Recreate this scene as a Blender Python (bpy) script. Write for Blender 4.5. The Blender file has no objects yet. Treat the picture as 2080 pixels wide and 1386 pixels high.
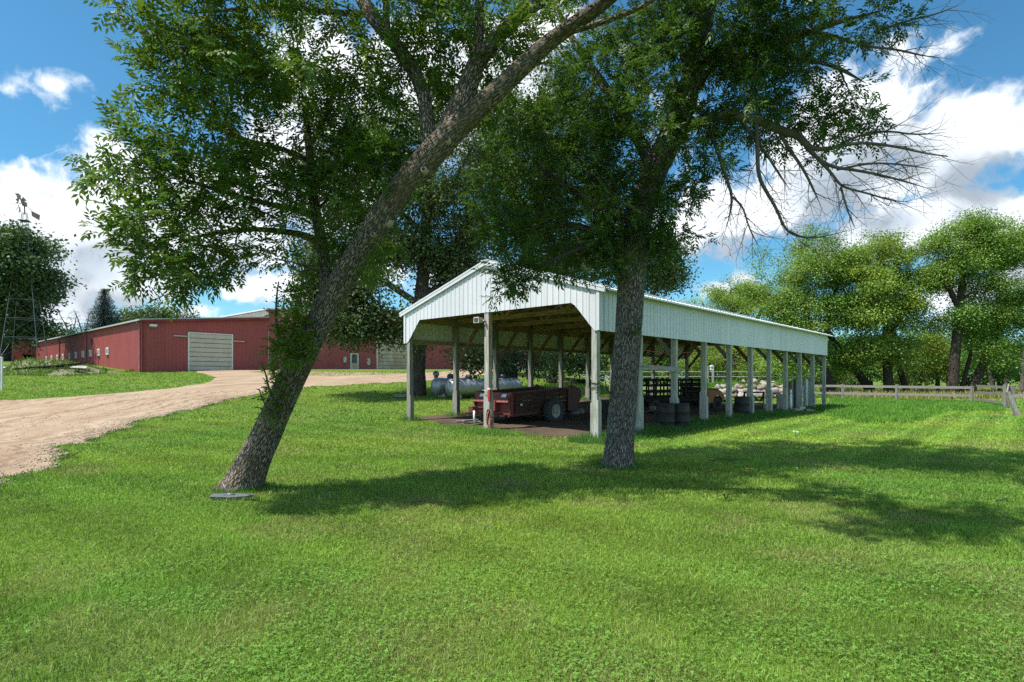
import bpy, math, random
import numpy as np
from mathutils import Matrix, Vector
R = math.radians
scene = bpy.context.scene
COL = scene.collection

# ------------------------------------------------------------------ camera
FPX, HZ, EYE = 1140.0, 768.0, 1.66          # focal length and horizon in photo pixels, eye height
cam_d = bpy.data.cameras.new("camera")
cam = bpy.data.objects.new("camera", cam_d)
COL.objects.link(cam)
cam.location = (0, 0, EYE)
cam.rotation_euler = (R(90), 0, 0)
cam_d.sensor_width = 36
cam_d.lens = FPX / 2080 * 36
cam_d.shift_y = (HZ - 693) / 2080
cam_d.clip_end = 3000
cam_d.clip_start = 0.05
scene.camera = cam

# ------------------------------------------------------------------ light and sky
SUN_EL = 62.0
SUN_DIR = np.array([-0.92, -0.39, 0])        # horizontal direction towards the sun
SUN_DIR = SUN_DIR / np.linalg.norm(SUN_DIR) * math.cos(R(SUN_EL))
SUN_DIR[2] = math.sin(R(SUN_EL))
sl = bpy.data.lights.new("sun", 'SUN')
sl.energy = 5.0
sl.angle = R(0.53)
sl.color = (1.0, 0.955, 0.88)
so = bpy.data.objects.new("sun", sl)
so.rotation_euler = Vector(SUN_DIR).to_track_quat('Z', 'Y').to_euler()
so.location = (-30, -10, 60)
COL.objects.link(so)
scene.view_settings.view_transform = 'Standard'
scene.view_settings.look = 'None'
scene.view_settings.gamma = 1
scene.view_settings.exposure = 0.40
scene.cycles.max_bounces = 6
scene.cycles.diffuse_bounces = 3
scene.cycles.glossy_bounces = 2
scene.cycles.transmission_bounces = 3
scene.cycles.transparent_max_bounces = 4
scene.cycles.caustics_reflective = False
scene.cycles.caustics_refractive = False
scene.cycles.use_denoising = False
scene.cycles.sample_clamp_indirect = 4


class NT:
    """small helper for building node trees"""
    def __init__(self, tree):
        self.t = tree
    def n(self, typ, ins=None, **props):
        nd = self.t.nodes.new(typ)
        for k, v in props.items():
            setattr(nd, k, v)
        for k, v in (ins or {}).items():
            s = nd.inputs[k]
            if isinstance(v, bpy.types.NodeSocket):
                self.t.links.new(v, s)
            else:
                s.default_value = v
        return nd
    def m(self, op, a, b=0.0, c=None, clamp=False):
        ins = {0: a, 1: b}
        if c is not None:
            ins[2] = c
        return self.n('ShaderNodeMath', ins, operation=op, use_clamp=clamp).outputs[0]
    def v(self, op, a, b=(0, 0, 0)):
        nd = self.n('ShaderNodeVectorMath', {0: a, 1: b}, operation=op)
        return nd.outputs['Value'] if op in ('LENGTH', 'DOT_PRODUCT', 'DISTANCE') else nd.outputs[0]
    def mix(self, f, a, b, blend='MIX'):
        nd = self.n('ShaderNodeMix', {0: f, 6: a, 7: b}, data_type='RGBA', blend_type=blend)
        return nd.outputs[2]
    def ss(self, x, lo, hi, a=0.0, b=1.0):
        nd = self.n('ShaderNodeMapRange', {0: x, 1: lo, 2: hi, 3: a, 4: b}, interpolation_type='SMOOTHSTEP')
        return nd.outputs[0]
    def noise(self, vec, scale, detail=3, rough=0.5, dist=0.0):
        return self.n('ShaderNodeTexNoise', {'Vector': vec, 'Scale': scale, 'Detail': detail, 'Roughness': rough, 'Distortion': dist}).outputs['Fac']


def pxdir(px, py):
    d = np.array([(px - 1040) / FPX, 1.0, (HZ - py) / FPX])
    return d / np.linalg.norm(d)


world = bpy.data.worlds.new("World")
scene.world = world
world.use_nodes = True
wt = world.node_tree
wt.nodes.clear()
W = NT(wt)
# cloud banks: px, py, half width, half height (converted to directions on the sky), weight
CLOUDS = [(15, 365, 55, 50, .75), (150, 460, 115, 95, 1.), (60, 490, 110, 110, 1.), (240, 440, 100, 95, 1.), (200, 540, 110, 60, .95), (290, 560, 90, 50, .75),
          (370, 470, 130, 110, .85), (30, 600, 110, 60, .75), (520, 585, 95, 30, .9), (370, 632, 60, 18, .5), (600, 590, 50, 30, .7),
          (30, 186, 46, 26, .50), (118, 186, 26, 12, .42), (470, 480, 110, 90, .9), (60, 330, 50, 12, .3), (580, 330, 110, 110, .75), (700, 420, 110, 110, .7),
          (740, 200, 150, 90, .95), (880, 200, 130, 100, .9), (1000, 190, 110, 80, .8), (1100, 80, 100, 50, .5), (760, 540, 140, 50, .6), (960, 600, 60, 30, .5),
          (1800, 250, 115, 100, 1.), (1915, 280, 105, 100, 1.), (1690, 330, 120, 100, .95), (1770, 380, 130, 50, 1.), (1985, 265, 75, 65, .85), (1640, 405, 130, 70, .95),
          (1480, 440, 110, 60, .9), (1390, 490, 100, 55, .85), (1870, 112, 90, 36, .52), (1945, 72, 50, 22, .46), (2050, 262, 60, 18, .48), (1400, 250, 40, 70, .4),
          (1790, 470, 110, 50, .95), (1945, 468, 105, 60, 1.), (2060, 480, 90, 65, 1.), (1690, 510, 70, 26, .6), (1520, 566, 45, 16, .6), (1440, 596, 50, 20, .6), (1960, 610, 120, 60, .65),
          (2150, 560, 130, 80, .9), (-120, 480, 130, 100, .9)]
def cloud_group(name, fine):
    """cloud density for a direction: soft banks plus billowing noise; the coarse one is only used to shade the banks"""
    grp = bpy.data.node_groups.new(name, 'ShaderNodeTree')
    grp.interface.new_socket("P", in_out='INPUT', socket_type='NodeSocketVector')
    grp.interface.new_socket("D", in_out='OUTPUT', socket_type='NodeSocketFloat')
    G = NT(grp)
    gi = grp.nodes.new('NodeGroupInput')
    go = grp.nodes.new('NodeGroupOutput')
    P0 = gi.outputs[0]
    P1 = P0
    if fine:
        wn = G.n('ShaderNodeTexNoise', {'Vector': P0, 'Scale': 6.0, 'Detail': 3.0}).outputs['Color']
        P1 = G.v('ADD', P0, G.v('MULTIPLY', G.v('SUBTRACT', wn, (.5, .5, .5)), (.10, .10, .10)))
    acc = None
    for (px, py, rw, rh, w) in CLOUDS:
        d = pxdir(px, py)
        k = np.linalg.norm([(px - 1040) / FPX, 1, (HZ - py) / FPX])
        rw_, rh_ = rw / FPX / k, rh / FPX / k
        q = G.n('ShaderNodeVectorMath', {0: P1, 1: (1 / rw_, 1 / rw_, 1 / rh_), 2: (-d[0] / rw_, -d[1] / rw_, -d[2] / rh_)}, operation='MULTIPLY_ADD').outputs[0]
        v = G.m('MULTIPLY_ADD', G.v('LENGTH', q), -0.75 * w, 1.05 * w)
        acc = v if acc is None else G.m('SMOOTH_MAX', acc, v, 0.12)
    # everywhere behind the photographer: broken fair-weather cloud
    sep = G.n('ShaderNodeSeparateXYZ', {0: P0})
    acc = G.m('MAXIMUM', acc, G.m('MULTIPLY_ADD', G.ss(sep.outputs[1], .25, -.1), .50, -.36))
    f1 = G.noise(P1, 7.5, 9 if fine else 3, .60, 0)
    D = G.m('ADD', acc, G.m('MULTIPLY_ADD', f1, 2.0, -1.0))
    if fine:
        f2 = G.noise(P1, 21.0, 5, .58, 0)
        D = G.m('MULTIPLY_ADD', G.m('ABSOLUTE', G.m('MULTIPLY_ADD', f2, 2.0, -1.0)), -.75, G.m('ADD', D, .16))
    grp.links.new(D, go.inputs[0])
    return grp
fine_g = cloud_group("cloud_field", True)
soft_g = cloud_group("cloud_bulk", False)

geo = W.n('ShaderNodeTexCoord').outputs['Generated']
sky = W.n('ShaderNodeTexSky', sky_type='NISHITA', sun_disc=False, sun_elevation=R(SUN_EL), sun_rotation=math.atan2(SUN_DIR[0], SUN_DIR[1]),
          altitude=300, air_density=1.0, dust_density=0.6, ozone_density=1.6).outputs[0]
def field(off, grp):
    g = W.n('ShaderNodeGroup')
    g.node_tree = grp
    wt.links.new(W.v('ADD', geo, off), g.inputs[0])
    return g.outputs[0]
d0 = field((0, 0, 0), fine_g)
d1 = field((-.022, 0, .052), soft_g)
alpha = W.ss(d0, .06, .58)
thick = d1
shade = W.ss(thick, .10, 1.05)
local = W.m('SUBTRACT', d0, d1)
SKYS = 0.10
bright = W.mix(shade, (8.6, 8.9, 9.2, 1), (4.3, 4.95, 5.7, 1))
relief = W.m('MULTIPLY_ADD', local, 1.0, 1.0)
relief = W.m('MINIMUM', W.m('MAXIMUM', relief, .82), 1.12)
relv = W.n('ShaderNodeCombineXYZ', {0: relief, 1: relief, 2: relief}).outputs[0]
cloud = W.v('MULTIPLY', bright, relv)
skyc = W.v('MULTIPLY', sky, (0.55, 1.12, 1.26))
zz = W.n('ShaderNodeSeparateXYZ', {0: geo}).outputs[2]
skyc = W.mix(W.ss(zz, .22, -.02, 0, .55), skyc, (4.2, 7.0, 9.2, 1))
colr = W.mix(W.m('MULTIPLY', alpha, .97), skyc, cloud)
bg = W.n('ShaderNodeBackground', {'Color': colr, 'Strength': SKYS})
wo = W.n('ShaderNodeOutputWorld')
wt.links.new(bg.outputs[0], wo.inputs[0])
world.cycles.sampling_method = 'NONE'      # nearly even sky: found by the bounces, the sun has its own lamp

# ------------------------------------------------------------------ general helpers
def at(px, py, D):
    return np.array([(px - 1040) / FPX * D, D, EYE - (py - HZ) / FPX * D])


def sstep(t):
    t = np.clip(t, 0, 1)
    return t * t * (3 - 2 * t)


def gz(x, y):
    """ground height"""
    x = np.asarray(x, float); y = np.asarray(y, float)
    left = 1 - sstep((x - 3) / 11)
    z = 2.62 * sstep((y - 14) / 50) * left
    z = z + 0.95 * np.exp(-((x + 57) ** 2 + (y - 64) ** 2) / 15 ** 2)
    z = z + 0.16 * np.exp(-((x + 12.5) ** 2 + (y - 17) ** 2) / 90) * 0
    return z


def ground_pt(px, py):
    """where a line of sight from the camera meets the terrain"""
    d = np.array([(px - 1040) / FPX, 1.0, -(py - HZ) / FPX])
    ts = np.linspace(2, 140, 5000)
    z = EYE + d[2] * ts - gz(d[0] * ts, ts)
    i = np.argmax(z < 0)
    t = ts[i] if z[i] < 0 else 90.0
    return np.array([d[0] * t, t])


def vnoise(x, y, seed=0):
    x = np.asarray(x, float); y = np.asarray(y, float)
    xi = np.floor(x); yi = np.floor(y)
    fx = x - xi; fy = y - yi
    fx = fx * fx * (3 - 2 * fx); fy = fy * fy * (3 - 2 * fy)
    def h(a, b):
        s = np.sin(a * 127.1 + b * 311.7 + seed * 74.7) * 43758.5453
        return s - np.floor(s)
    return (h(xi, yi) * (1 - fx) + h(xi + 1, yi) * fx) * (1 - fy) + (h(xi, yi + 1) * (1 - fx) + h(xi + 1, yi + 1) * fx) * fy


def inpoly(x, y, poly):
    poly = np.asarray(poly)
    inside = np.zeros(np.shape(x), bool)
    n = len(poly)
    for i in range(n):
        x1, y1 = poly[i]; x2, y2 = poly[(i + 1) % n]
        if y1 == y2:
            continue
        c = ((y1 > y) != (y2 > y)) & (x < (x2 - x1) * (y - y1) / (y2 - y1) + x1)
        inside ^= c
    return inside


def nrm(v):
    v = np.asarray(v, float)
    return v / np.maximum(np.linalg.norm(v, axis=-1, keepdims=True), 1e-9)


class MB:
    """collects shapes, then links them as ONE mesh object"""
    def __init__(s):
        s.V = []; s.F = []; s.S = []; s.M = []; s.nv = 0; s.attr = []; s.hasattr = False
    def add(s, verts, faces, smooth=False, mi=0, attr=None):
        verts = np.asarray(verts, float).reshape(-1, 3)
        s.V.append(verts)
        if attr is not None:
            s.hasattr = True
            s.attr.append(np.asarray(attr, float))
        else:
            s.attr.append(verts.copy())
        for f in faces:
            s.F.append([i + s.nv for i in f])
        s.S += [smooth] * len(faces)
        s.M += [mi] * len(faces)
        s.nv += len(verts)
        return s
    def box(s, c, size, rot=None, mi=0):
        hx, hy, hz = np.array(size) / 2
        v = np.array([[x, y, z] for x in (-hx, hx) for y in (-hy, hy) for z in (-hz, hz)])
        if rot is not None:
            v = v @ np.array(rot).T
        v = v + np.array(c)
        return s.add(v, [(0, 1, 3, 2), (4, 6, 7, 5), (0, 4, 5, 1), (2, 3, 7, 6), (0, 2, 6, 4), (1, 5, 7, 3)], mi=mi)
    def beam(s, p0, p1, w, h, up=(0, 0, 1), mi=0):
        p0 = np.array(p0, float); p1 = np.array(p1, float)
        d = p1 - p0; L = np.linalg.norm(d); d = d / L
        up = np.array(up, float)
        if abs(np.dot(up, d)) > .98:
            up = np.array([0, 1., 0]) if abs(d[1]) < .9 else np.array([1., 0, 0])
        a = np.cross(up, d); a /= np.linalg.norm(a)
        b = np.cross(d, a)
        rot = np.stack([a, d, b], 1)
        return s.box((p0 + p1) / 2, (w, L, h), rot, mi=mi)
    def tube(s, pts, rad, k=8, cap=True, mi=0, smooth=True):
        v, f, a = tube_geo(np.asarray(pts, float), rad, k, cap)
        return s.add(v, f, smooth, mi, a)
    def lathe(s, prof, c=(0, 0, 0), k=24, rot=None, mi=0, smooth=True, cap=True):
        """prof: list of (r, z)"""
        prof = np.array(prof, float); m = len(prof)
        th = np.arange(k) * 2 * np.pi / k
        v = np.zeros((m, k, 3))
        v[:, :, 0] = prof[:, 0:1] * np.cos(th); v[:, :, 1] = prof[:, 0:1] * np.sin(th); v[:, :, 2] = prof[:, 1:2]
        v = v.reshape(-1, 3)
        if rot is not None:
            v = v @ np.array(rot).T
        v = v + np.array(c)
        f = []
        for i in range(m - 1):
            for j in range(k):
                f.append((i * k + j, i * k + (j + 1) % k, (i + 1) * k + (j + 1) % k, (i + 1) * k + j))
        if cap and prof[0, 0] > 1e-4:
            f.append(tuple(range(k))[::-1])
        if cap and prof[-1, 0] > 1e-4:
            f.append(tuple((m - 1) * k + j for j in range(k)))
        return s.add(v, f, smooth, mi)
    def prism(s, outline, thick, frame, mi=0):
        """outline (u,v) list, extruded by thick along n; frame=(origin,u,v,n)"""
        o, u, vv, n = [np.array(a, float) for a in frame]
        pts = np.array(outline, float)
        a = o + pts[:, :1] * u + pts[:, 1:] * vv
        b = a + n * thick
        k = len(pts)
        f = [tuple(range(k))[::-1], tuple(range(k, 2 * k))]
        f += [(i, (i + 1) % k, k + (i + 1) % k, k + i) for i in range(k)]
        return s.add(np.vstack([a, b]), f, mi=mi)
    def build(s, name, mats, parent=None, loc=None):
        me = bpy.data.meshes.new(name)
        V = np.vstack(s.V) if s.V else np.zeros((0, 3))
        A = np.vstack(s.attr)
        if loc is not None:
            V = V - np.array(loc)
        me.from_pydata(V.tolist(), [], s.F)
        me.polygons.foreach_set('use_smooth', s.S)
        me.polygons.foreach_set('material_index', s.M)
        if s.hasattr:
            at_ = me.attributes.new('bark', 'FLOAT_VECTOR', 'POINT')
            at_.data.foreach_set('vector', A.ravel())
        for m in (mats if isinstance(mats, (list, tuple)) else [mats]):
            me.materials.append(m)
        me.update()
        o = bpy.data.objects.new(name, me)
        COL.objects.link(o)
        if parent is not None:
            o.parent = parent
        elif loc is not None:
            o.location = tuple(float(q) for q in loc)
        return o


def tube_geo(pts, rad, k=8, cap=True, bumps=None):
    n = len(pts)
    rad = np.broadcast_to(np.asarray(rad, float), (n,)).copy()
    d = np.gradient(pts, axis=0) if n > 2 else np.repeat((pts[-1:] - pts[:1]), n, 0)
    d = nrm(d)
    ref = np.array([0, 0, 1.]) if abs(d[0, 2]) < .9 else np.array([1., 0, 0])
    a = nrm(np.cross(ref, d[0]))
    A = np.zeros((n, 3)); A[0] = a
    for i in range(1, n):
        a = A[i - 1] - np.dot(A[i - 1], d[i]) * d[i]
        A[i] = a / max(np.linalg.norm(a), 1e-9)
    B = np.cross(d, A)
    th = np.arange(k) * 2 * np.pi / k
    L = np.concatenate([[0], np.cumsum(np.linalg.norm(np.diff(pts, axis=0), axis=1))])
    rr = rad[:, None] * np.ones((1, k))
    if bumps is not None:
        rr = rr * (1 + bumps(L[:, None] * np.ones((1, k)), th[None, :] * np.ones((n, 1))))
    v = pts[:, None, :] + rr[..., None] * (np.cos(th)[None, :, None] * A[:, None, :] + np.sin(th)[None, :, None] * B[:, None, :])
    r0 = rad[0]
    at_ = np.stack([r0 * np.cos(th)[None, :] * np.ones((n, 1)), r0 * np.sin(th)[None, :] * np.ones((n, 1)), L[:, None] * np.ones((1, k))], -1)
    f = []
    for i in range(n - 1):
        for j in range(k):
            f.append((i * k + j, i * k + (j + 1) % k, (i + 1) * k + (j + 1) % k, (i + 1) * k + j))
    if cap:
        f.append(tuple(range(k))[::-1])
        f.append(tuple((n - 1) * k + j for j in range(k)))
    return v.reshape(-1, 3), f, at_.reshape(-1, 3)


def rotz(a):
    c, s = math.cos(a), math.sin(a)
    return np.array([[c, -s, 0], [s, c, 0], [0, 0, 1.]])
def rotx(a):
    c, s = math.cos(a), math.sin(a)
    return np.array([[1., 0, 0], [0, c, -s], [0, s, c]])
def roty(a):
    c, s = math.cos(a), math.sin(a)
    return np.array([[c, 0, s], [0, 1., 0], [-s, 0, c]])


def tag(o, label=None, cat=None, group=None, kind=None):
    if label: o['label'] = label
    if cat: o['category'] = cat
    if group: o['group'] = group
    if kind: o['kind'] = kind
    return o


def thing(name, label, cat, loc=(0, 0, 0), rz=0.0, group=None):
    o = bpy.data.objects.new(name, None)
    COL.objects.link(o)
    o.location = tuple(float(c) for c in loc)
    o.rotation_euler = (0, 0, rz)
    o.empty_display_size = .3
    return tag(o, label, cat, group)


def raw_mesh(name, V, loops, starts, mat, parent=None, tint=None, smooth=False, loc=None):
    """a big mesh straight from arrays"""
    me = bpy.data.meshes.new(name)
    if loc is not None:
        V = V - np.array(loc)
    me.vertices.add(len(V)); me.vertices.foreach_set('co', np.ascontiguousarray(V, np.float32).ravel())
    me.loops.add(len(loops)); me.loops.foreach_set('vertex_index', np.ascontiguousarray(loops, np.int32))
    me.polygons.add(len(starts)); me.polygons.foreach_set('loop_start', np.ascontiguousarray(starts, np.int32))
    if smooth:
        me.polygons.foreach_set('use_smooth', np.ones(len(starts), bool))
    if tint is not None:
        a = me.attributes.new('tint', 'FLOAT_COLOR', 'POINT')
        c = np.ones((len(V), 4), np.float32); c[:, :3] = tint
        a.data.foreach_set('color', c.ravel())
    me.update(calc_edges=True)
    me.materials.append(mat)
    o = bpy.data.objects.new(name, me)
    COL.objects.link(o)
    if parent is not None:
        o.parent = parent
    elif loc is not None:
        o.location = tuple(float(q) for q in loc)
    return o


def copy_tree(o, parent=None):
    c = o.copy(); COL.objects.link(c); c.parent = parent
    for ch in [x for x in scene.objects if x.parent == o]:
        copy_tree(ch, c)
    return c


# ------------------------------------------------------------------ materials
def new_mat(name):
    m = bpy.data.materials.new(name)
    m.use_nodes = True
    m.node_tree.nodes.clear()
    return m, NT(m.node_tree)


def finish(m, N, shader, disp=None):
    o = N.n('ShaderNodeOutputMaterial')
    m.node_tree.links.new(shader, o.inputs[0])
    return m


def c4(c): return (c[0], c[1], c[2], 1)


def plain(name, col, rough=.6, metal=0.0, var=.18, scale=6.0, col2=None, amt=.5, bump=.0, bscale=40, spec=.4, stretch=(1, 1, 1)):
    """paint, wood, metal...: a base colour broken up by two scales of noise"""
    m, N = new_mat(name)
    co = N.n('ShaderNodeTexCoord').outputs['Object']
    co = N.v('MULTIPLY', co, stretch)
    n1 = N.noise(co, scale, 6, .62)
    n2 = N.noise(co, scale * 5.3, 4, .6)
    a = c4(col)
    b = c4(col2 if col2 else [x * .55 for x in col])
    base = N.mix(N.ss(n1, .5 - .5 * (1 - amt) + .0, .78, 0, 1), a, b)
    k = N.m('MULTIPLY_ADD', n2, var * 2, 1 - var)
    kv = N.n('ShaderNodeCombineXYZ', {0: k, 1: k, 2: k}).outputs[0]
    base = N.v('MULTIPLY', base, kv)
    ins = {'Base Color': base, 'Roughness': rough, 'Metallic': metal, 'Specular IOR Level': spec}
    if bump:
        ins['Normal'] = N.n('ShaderNodeBump', {'Strength': bump, 'Distance': .02, 'Height': N.noise(co, bscale, 5, .6)}).outputs[0]
    return finish(m, N, N.n('ShaderNodeBsdfPrincipled', ins).outputs[0])


def wood_mat(name, light, dark, axis=2, green=None):
    m, N = new_mat(name)
    co = N.n('ShaderNodeTexCoord').outputs['Object']
    st = [14.0, 14.0, 14.0]; st[axis] = 0.9
    g = N.noise(N.v('MULTIPLY', co, tuple(st)), 2.2, 6, .65, .4)
    big = N.noise(co, 1.6, 4, .6)
    base = N.mix(N.ss(g, .36, .64), c4(dark), c4(light))
    base = N.mix(N.ss(big, .5, .75, 0, .55), base, c4(green or [x * .6 for x in dark]))
    st2 = [60.0, 60.0, 60.0]; st2[axis] = 1.5
    cr = N.noise(N.v('MULTIPLY', co, tuple(st2)), 1.0, 3, .6)
    base = N.mix(N.ss(cr, .62, .7, 0, .6), base, c4([x * .35 for x in dark]))
    bp = N.n('ShaderNodeBump', {'Strength': .5, 'Distance': .01, 'Height': g}).outputs[0]
    return finish(m, N, N.n('ShaderNodeBsdfPrincipled', {'Base Color': base, 'Roughness': .85, 'Specular IOR Level': .2, 'Normal': bp}).outputs[0])


def bark_mat(name, ridge, furrow, tone, ku=17.0, kv=3.3, bump=1.0, dist=.03):
    """interlacing furrowed bark, unrolled along the limb"""
    m, N = new_mat(name)
    a = N.n('ShaderNodeAttribute', attribute_name='bark').outputs['Vector']
    w = N.n('ShaderNodeTexNoise', {'Vector': a, 'Scale': 5.0, 'Detail': 4.0}).outputs['Color']
    p = N.v('ADD', a, N.v('MULTIPLY', N.v('SUBTRACT', w, (.5, .5, .5)), (.05, .05, .22)))
    p = N.v('MULTIPLY', p, (ku, ku, kv))
    e = N.n('ShaderNodeTexVoronoi', {'Vector': p, 'Scale': 1.6}, feature='DISTANCE_TO_EDGE').outputs['Distance']
    fine = N.noise(N.v('MULTIPLY', a, (60, 60, 16)), 1.0, 5, .65)
    h = N.m('ADD', N.ss(e, .0, .26), N.m('MULTIPLY', fine, .45))
    big = N.noise(a, 1.7, 4, .6)
    col = N.mix(N.ss(h, .15, .95), c4(furrow), c4(ridge))
    col = N.mix(N.ss(big, .42, .7, 0, .75), col, c4(tone))
    col = N.mix(N.ss(fine, .3, .7, .35, 0), col, c4(furrow))
    bp = N.n('ShaderNodeBump', {'Strength': bump, 'Distance': dist, 'Height': h}).outputs[0]
    return finish(m, N, N.n('ShaderNodeBsdfPrincipled', {'Base Color': col, 'Roughness': .9, 'Specular IOR Level': .15, 'Normal': bp}).outputs[0])


def leaf_mat(name, col, trans, spec=.35, rough=.42, tw=.32):
    m, N = new_mat(name)
    t = N.n('ShaderNodeAttribute', attribute_name='tint').outputs['Color']
    base = N.v('MULTIPLY', t, tuple(col))
    tr = N.v('MULTIPLY', t, tuple(trans))
    p = N.n('ShaderNodeBsdfPrincipled', {'Base Color': base, 'Roughness': rough, 'Specular IOR Level': spec}).outputs[0]
    tl = N.n('ShaderNodeBsdfTranslucent', {'Color': tr}).outputs[0]
    return finish(m, N, N.n('ShaderNodeMixShader', {0: tw, 1: p, 2: tl}).outputs[0])


M = {}
M['white_old'] = plain('white_painted_steel', (.74, .74, .76), .42, 0, .05, .7, (.62, .63, .645), .5, 0, 40, .45, (1, 1, .35))
M['roof_metal'] = plain('white_roof_steel', (.82, .83, .82), .36, 0, .05, .6, (.72, .73, .72), .5, 0, 40, .5)
M['under_metal'] = plain('roof_underside', (.30, .26, .21), .8, 0, .25, 2, (.19, .16, .13), .6)
M['grey_wood'] = wood_mat('weathered_grey_wood', (.34, .325, .29), (.17, .16, .14), 2, (.13, .12, .08))
M['grey_wood_x'] = wood_mat('weathered_grey_rail', (.33, .31, .28), (.19, .175, .155), 0)
M['grey_wood_y'] = wood_mat('weathered_board', (.40, .38, .34), (.22, .2, .17), 1)
M['pale_post'] = wood_mat('bleached_post_wood', (.50, .50, .455), (.29, .285, .25), 2, (.20, .21, .15))
M['truss_wood'] = wood_mat('old_truss_timber', (.44, .33, .23), (.22, .165, .115), 0)
M['brown_wood'] = wood_mat('brown_timber', (.25, .16, .10), (.10, .065, .04), 2)
M['dark_wood'] = wood_mat('dark_rack_timber', (.045, .038, .034), (.018, .015, .013), 0)
M['barn_red'] = plain('barn_red_steel', (.38, .088, .082), .55, 0, .07, .35, (.33, .078, .074), .45, 0, 40, .3, (1, 1, .3))
M['barn_trim'] = plain('barn_red_trim', (.30, .045, .046), .5, 0, .08, 1, None, .3)
M['barn_grey'] = plain('barn_roof_grey', (.48, .50, .50), .45, 0, .08, .5, (.38, .39, .38), .5)
M['beige'] = plain('beige_door_steel', (.60, .565, .46), .5, 0, .07, .8, (.50, .45, .35), .5)
M['rust_beige'] = plain('rust_streaked_door', (.60, .55, .44), .6, 0, .1, .9, (.36, .20, .09), .42, 0, 40, .3, (2.4, 2.4, .5))
M['white_paint'] = plain('white_paint', (.80, .80, .78), .5, 0, .08, 3, (.66, .65, .62), .5)
M['dark_glass'] = plain('window_glass', (.05, .06, .07), .12, 0, .1, 3, None, .4, 0, 40, .6)
M['spout'] = plain('grey_downspout', (.30, .19, .18), .5, .0, .1, 3)
M['galv'] = plain('galvanised_steel', (.20, .21, .22), .5, .55, .12, 3, (.25, .25, .26), .5)
M['tank'] = plain('silver_tank_paint', (.36, .38, .40), .40, .45, .08, 1.5, (.27, .28, .29), .5)
M['tank_dome'] = plain('dark_tank_dome', (.07, .08, .09), .5, .1, .1, 3)
M['spr_red'] = plain('faded_red_paint', (.14, .036, .032), .6, 0, .2, 2.5, (.13, .05, .04), .5, .1)
M['spr_bright'] = plain('red_paint', (.25, .052, .045), .6, 0, .16, 3, (.16, .055, .045), .5)
M['spr_boards'] = wood_mat('red_stained_boards', (.125, .06, .048), (.06, .034, .029), 0, (.07, .055, .04))
M['tyre'] = plain('old_tyre_rubber', (.055, .056, .055), .85, 0, .2, 9, (.10, .10, .095), .5, .3, 60, .2)
M['rim'] = plain('dusty_rim', (.62, .58, .50), .6, .0, .15, 8, (.22, .17, .12), .5)
M['iron'] = plain('black_iron', (.03, .028, .028), .6, .3, .2, 6, (.07, .04, .03), .5)
M['drum'] = plain('black_drum', (.009, .009, .010), .6, .0, .25, 7, (.035, .034, .033), .5, .1)
M['orange'] = plain('faded_orange_paint', (.50, .17, .05), .5, 0, .12, 3, (.40, .16, .06), .5)
M['teal'] = plain('teal_boards', (.13, .22, .22), .7, 0, .2, 4, (.3, .36, .35), .5)
M['navy'] = plain('dark_blue_paint', (.015, .02, .03), .6, 0, .2, 4)
M['stone'] = plain('pink_fieldstone', (.38, .31, .275), .85, 0, .2, 2.2, (.30, .27, .26), .5, .5, 14, .2)
M['rope'] = plain('orange_cord', (.46, .11, .07), .6, 0, .15, 9)
M['plug_red'] = plain('red_plastic', (.48, .05, .04), .4, 0, .06, 9)
M['lamp'] = plain('lamp_housing', (.62, .60, .52), .5, 0, .08, 9)
M['slate_plate'] = plain('grey_steel_plate', (.10, .115, .13), .6, .1, .12, 6, (.13, .135, .14), .5)
M['leaf_dry'] = plain('orange_dry_leaf', (.55, .25, .09), .7, 0, .15, 20)
M['litter'] = plain('white_paper', (.75, .75, .73), .7, 0, .05, 20)
M['twig_grey'] = plain('dead_twig', (.105, .088, .072), .9, 0, .25, 6, (.17, .15, .13), .5)
M['twig_dark'] = plain('dark_twig', (.05, .042, .036), .9, 0, .25, 6, (.085, .072, .062), .5)
M['rubble'] = plain('dry_rubble', (.13, .14, .06), .95, 0, .3, 2, (.22, .19, .14), .5, .5, 8)
M['wheel_vane'] = plain('rusty_vane', (.34, .27, .21), .6, .2, .2, 4, (.2, .12, .08), .5)
M['log'] = plain('log_ends', (.36, .31, .25), .9, 0, .2, 6)
M['gravel_stone'] = plain('loose_gravel_stone', (.40, .33, .26), .9, 0, .25, 30, (.30, .25, .20), .5)
M['concrete'] = plain('pale_concrete', (.52, .48, .40), .9, 0, .12, 2)

M['ash_bark'] = bark_mat('ash_bark', (.46, .39, .31), (.04, .029, .024), (.22, .16, .095), 21, 6.2, 1.0, .03)
M['ash_bark_grey'] = bark_mat('grey_ash_bark', (.42, .365, .315), (.04, .03, .027), (.20, .175, .15), 22, 4.6, 1.0, .03)
M['oak_bark'] = bark_mat('oak_bark', (.17, .145, .12), (.035, .03, .026), (.11, .095, .08), 8, 1.6, .8, .03)
M['elder_bark'] = bark_mat('box_elder_bark', (.105, .085, .068), (.03, .025, .02), (.075, .06, .045), 8, 1.6, .7, .03)
M['ash_leaf'] = leaf_mat('ash_leaves', (.092, .165, .030), (.17, .285, .026), .28, .48, .27)
M['oak_leaf'] = leaf_mat('oak_leaves', (.088, .126, .044), (.10, .17, .026), .3, .5, .22)
M['elder_leaf'] = leaf_mat('box_elder_leaves', (.215, .325, .068), (.26, .40, .042), .2, .55, .29)
M['spruce_leaf'] = leaf_mat('spruce_needles', (.03, .055, .042), (.02, .04, .02), .2, .6, .12)
M['grass_blade'] = leaf_mat('grass_blades', (1, 1, 1), (1.3, 1.35, .8), .2, .55, .34)


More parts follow.
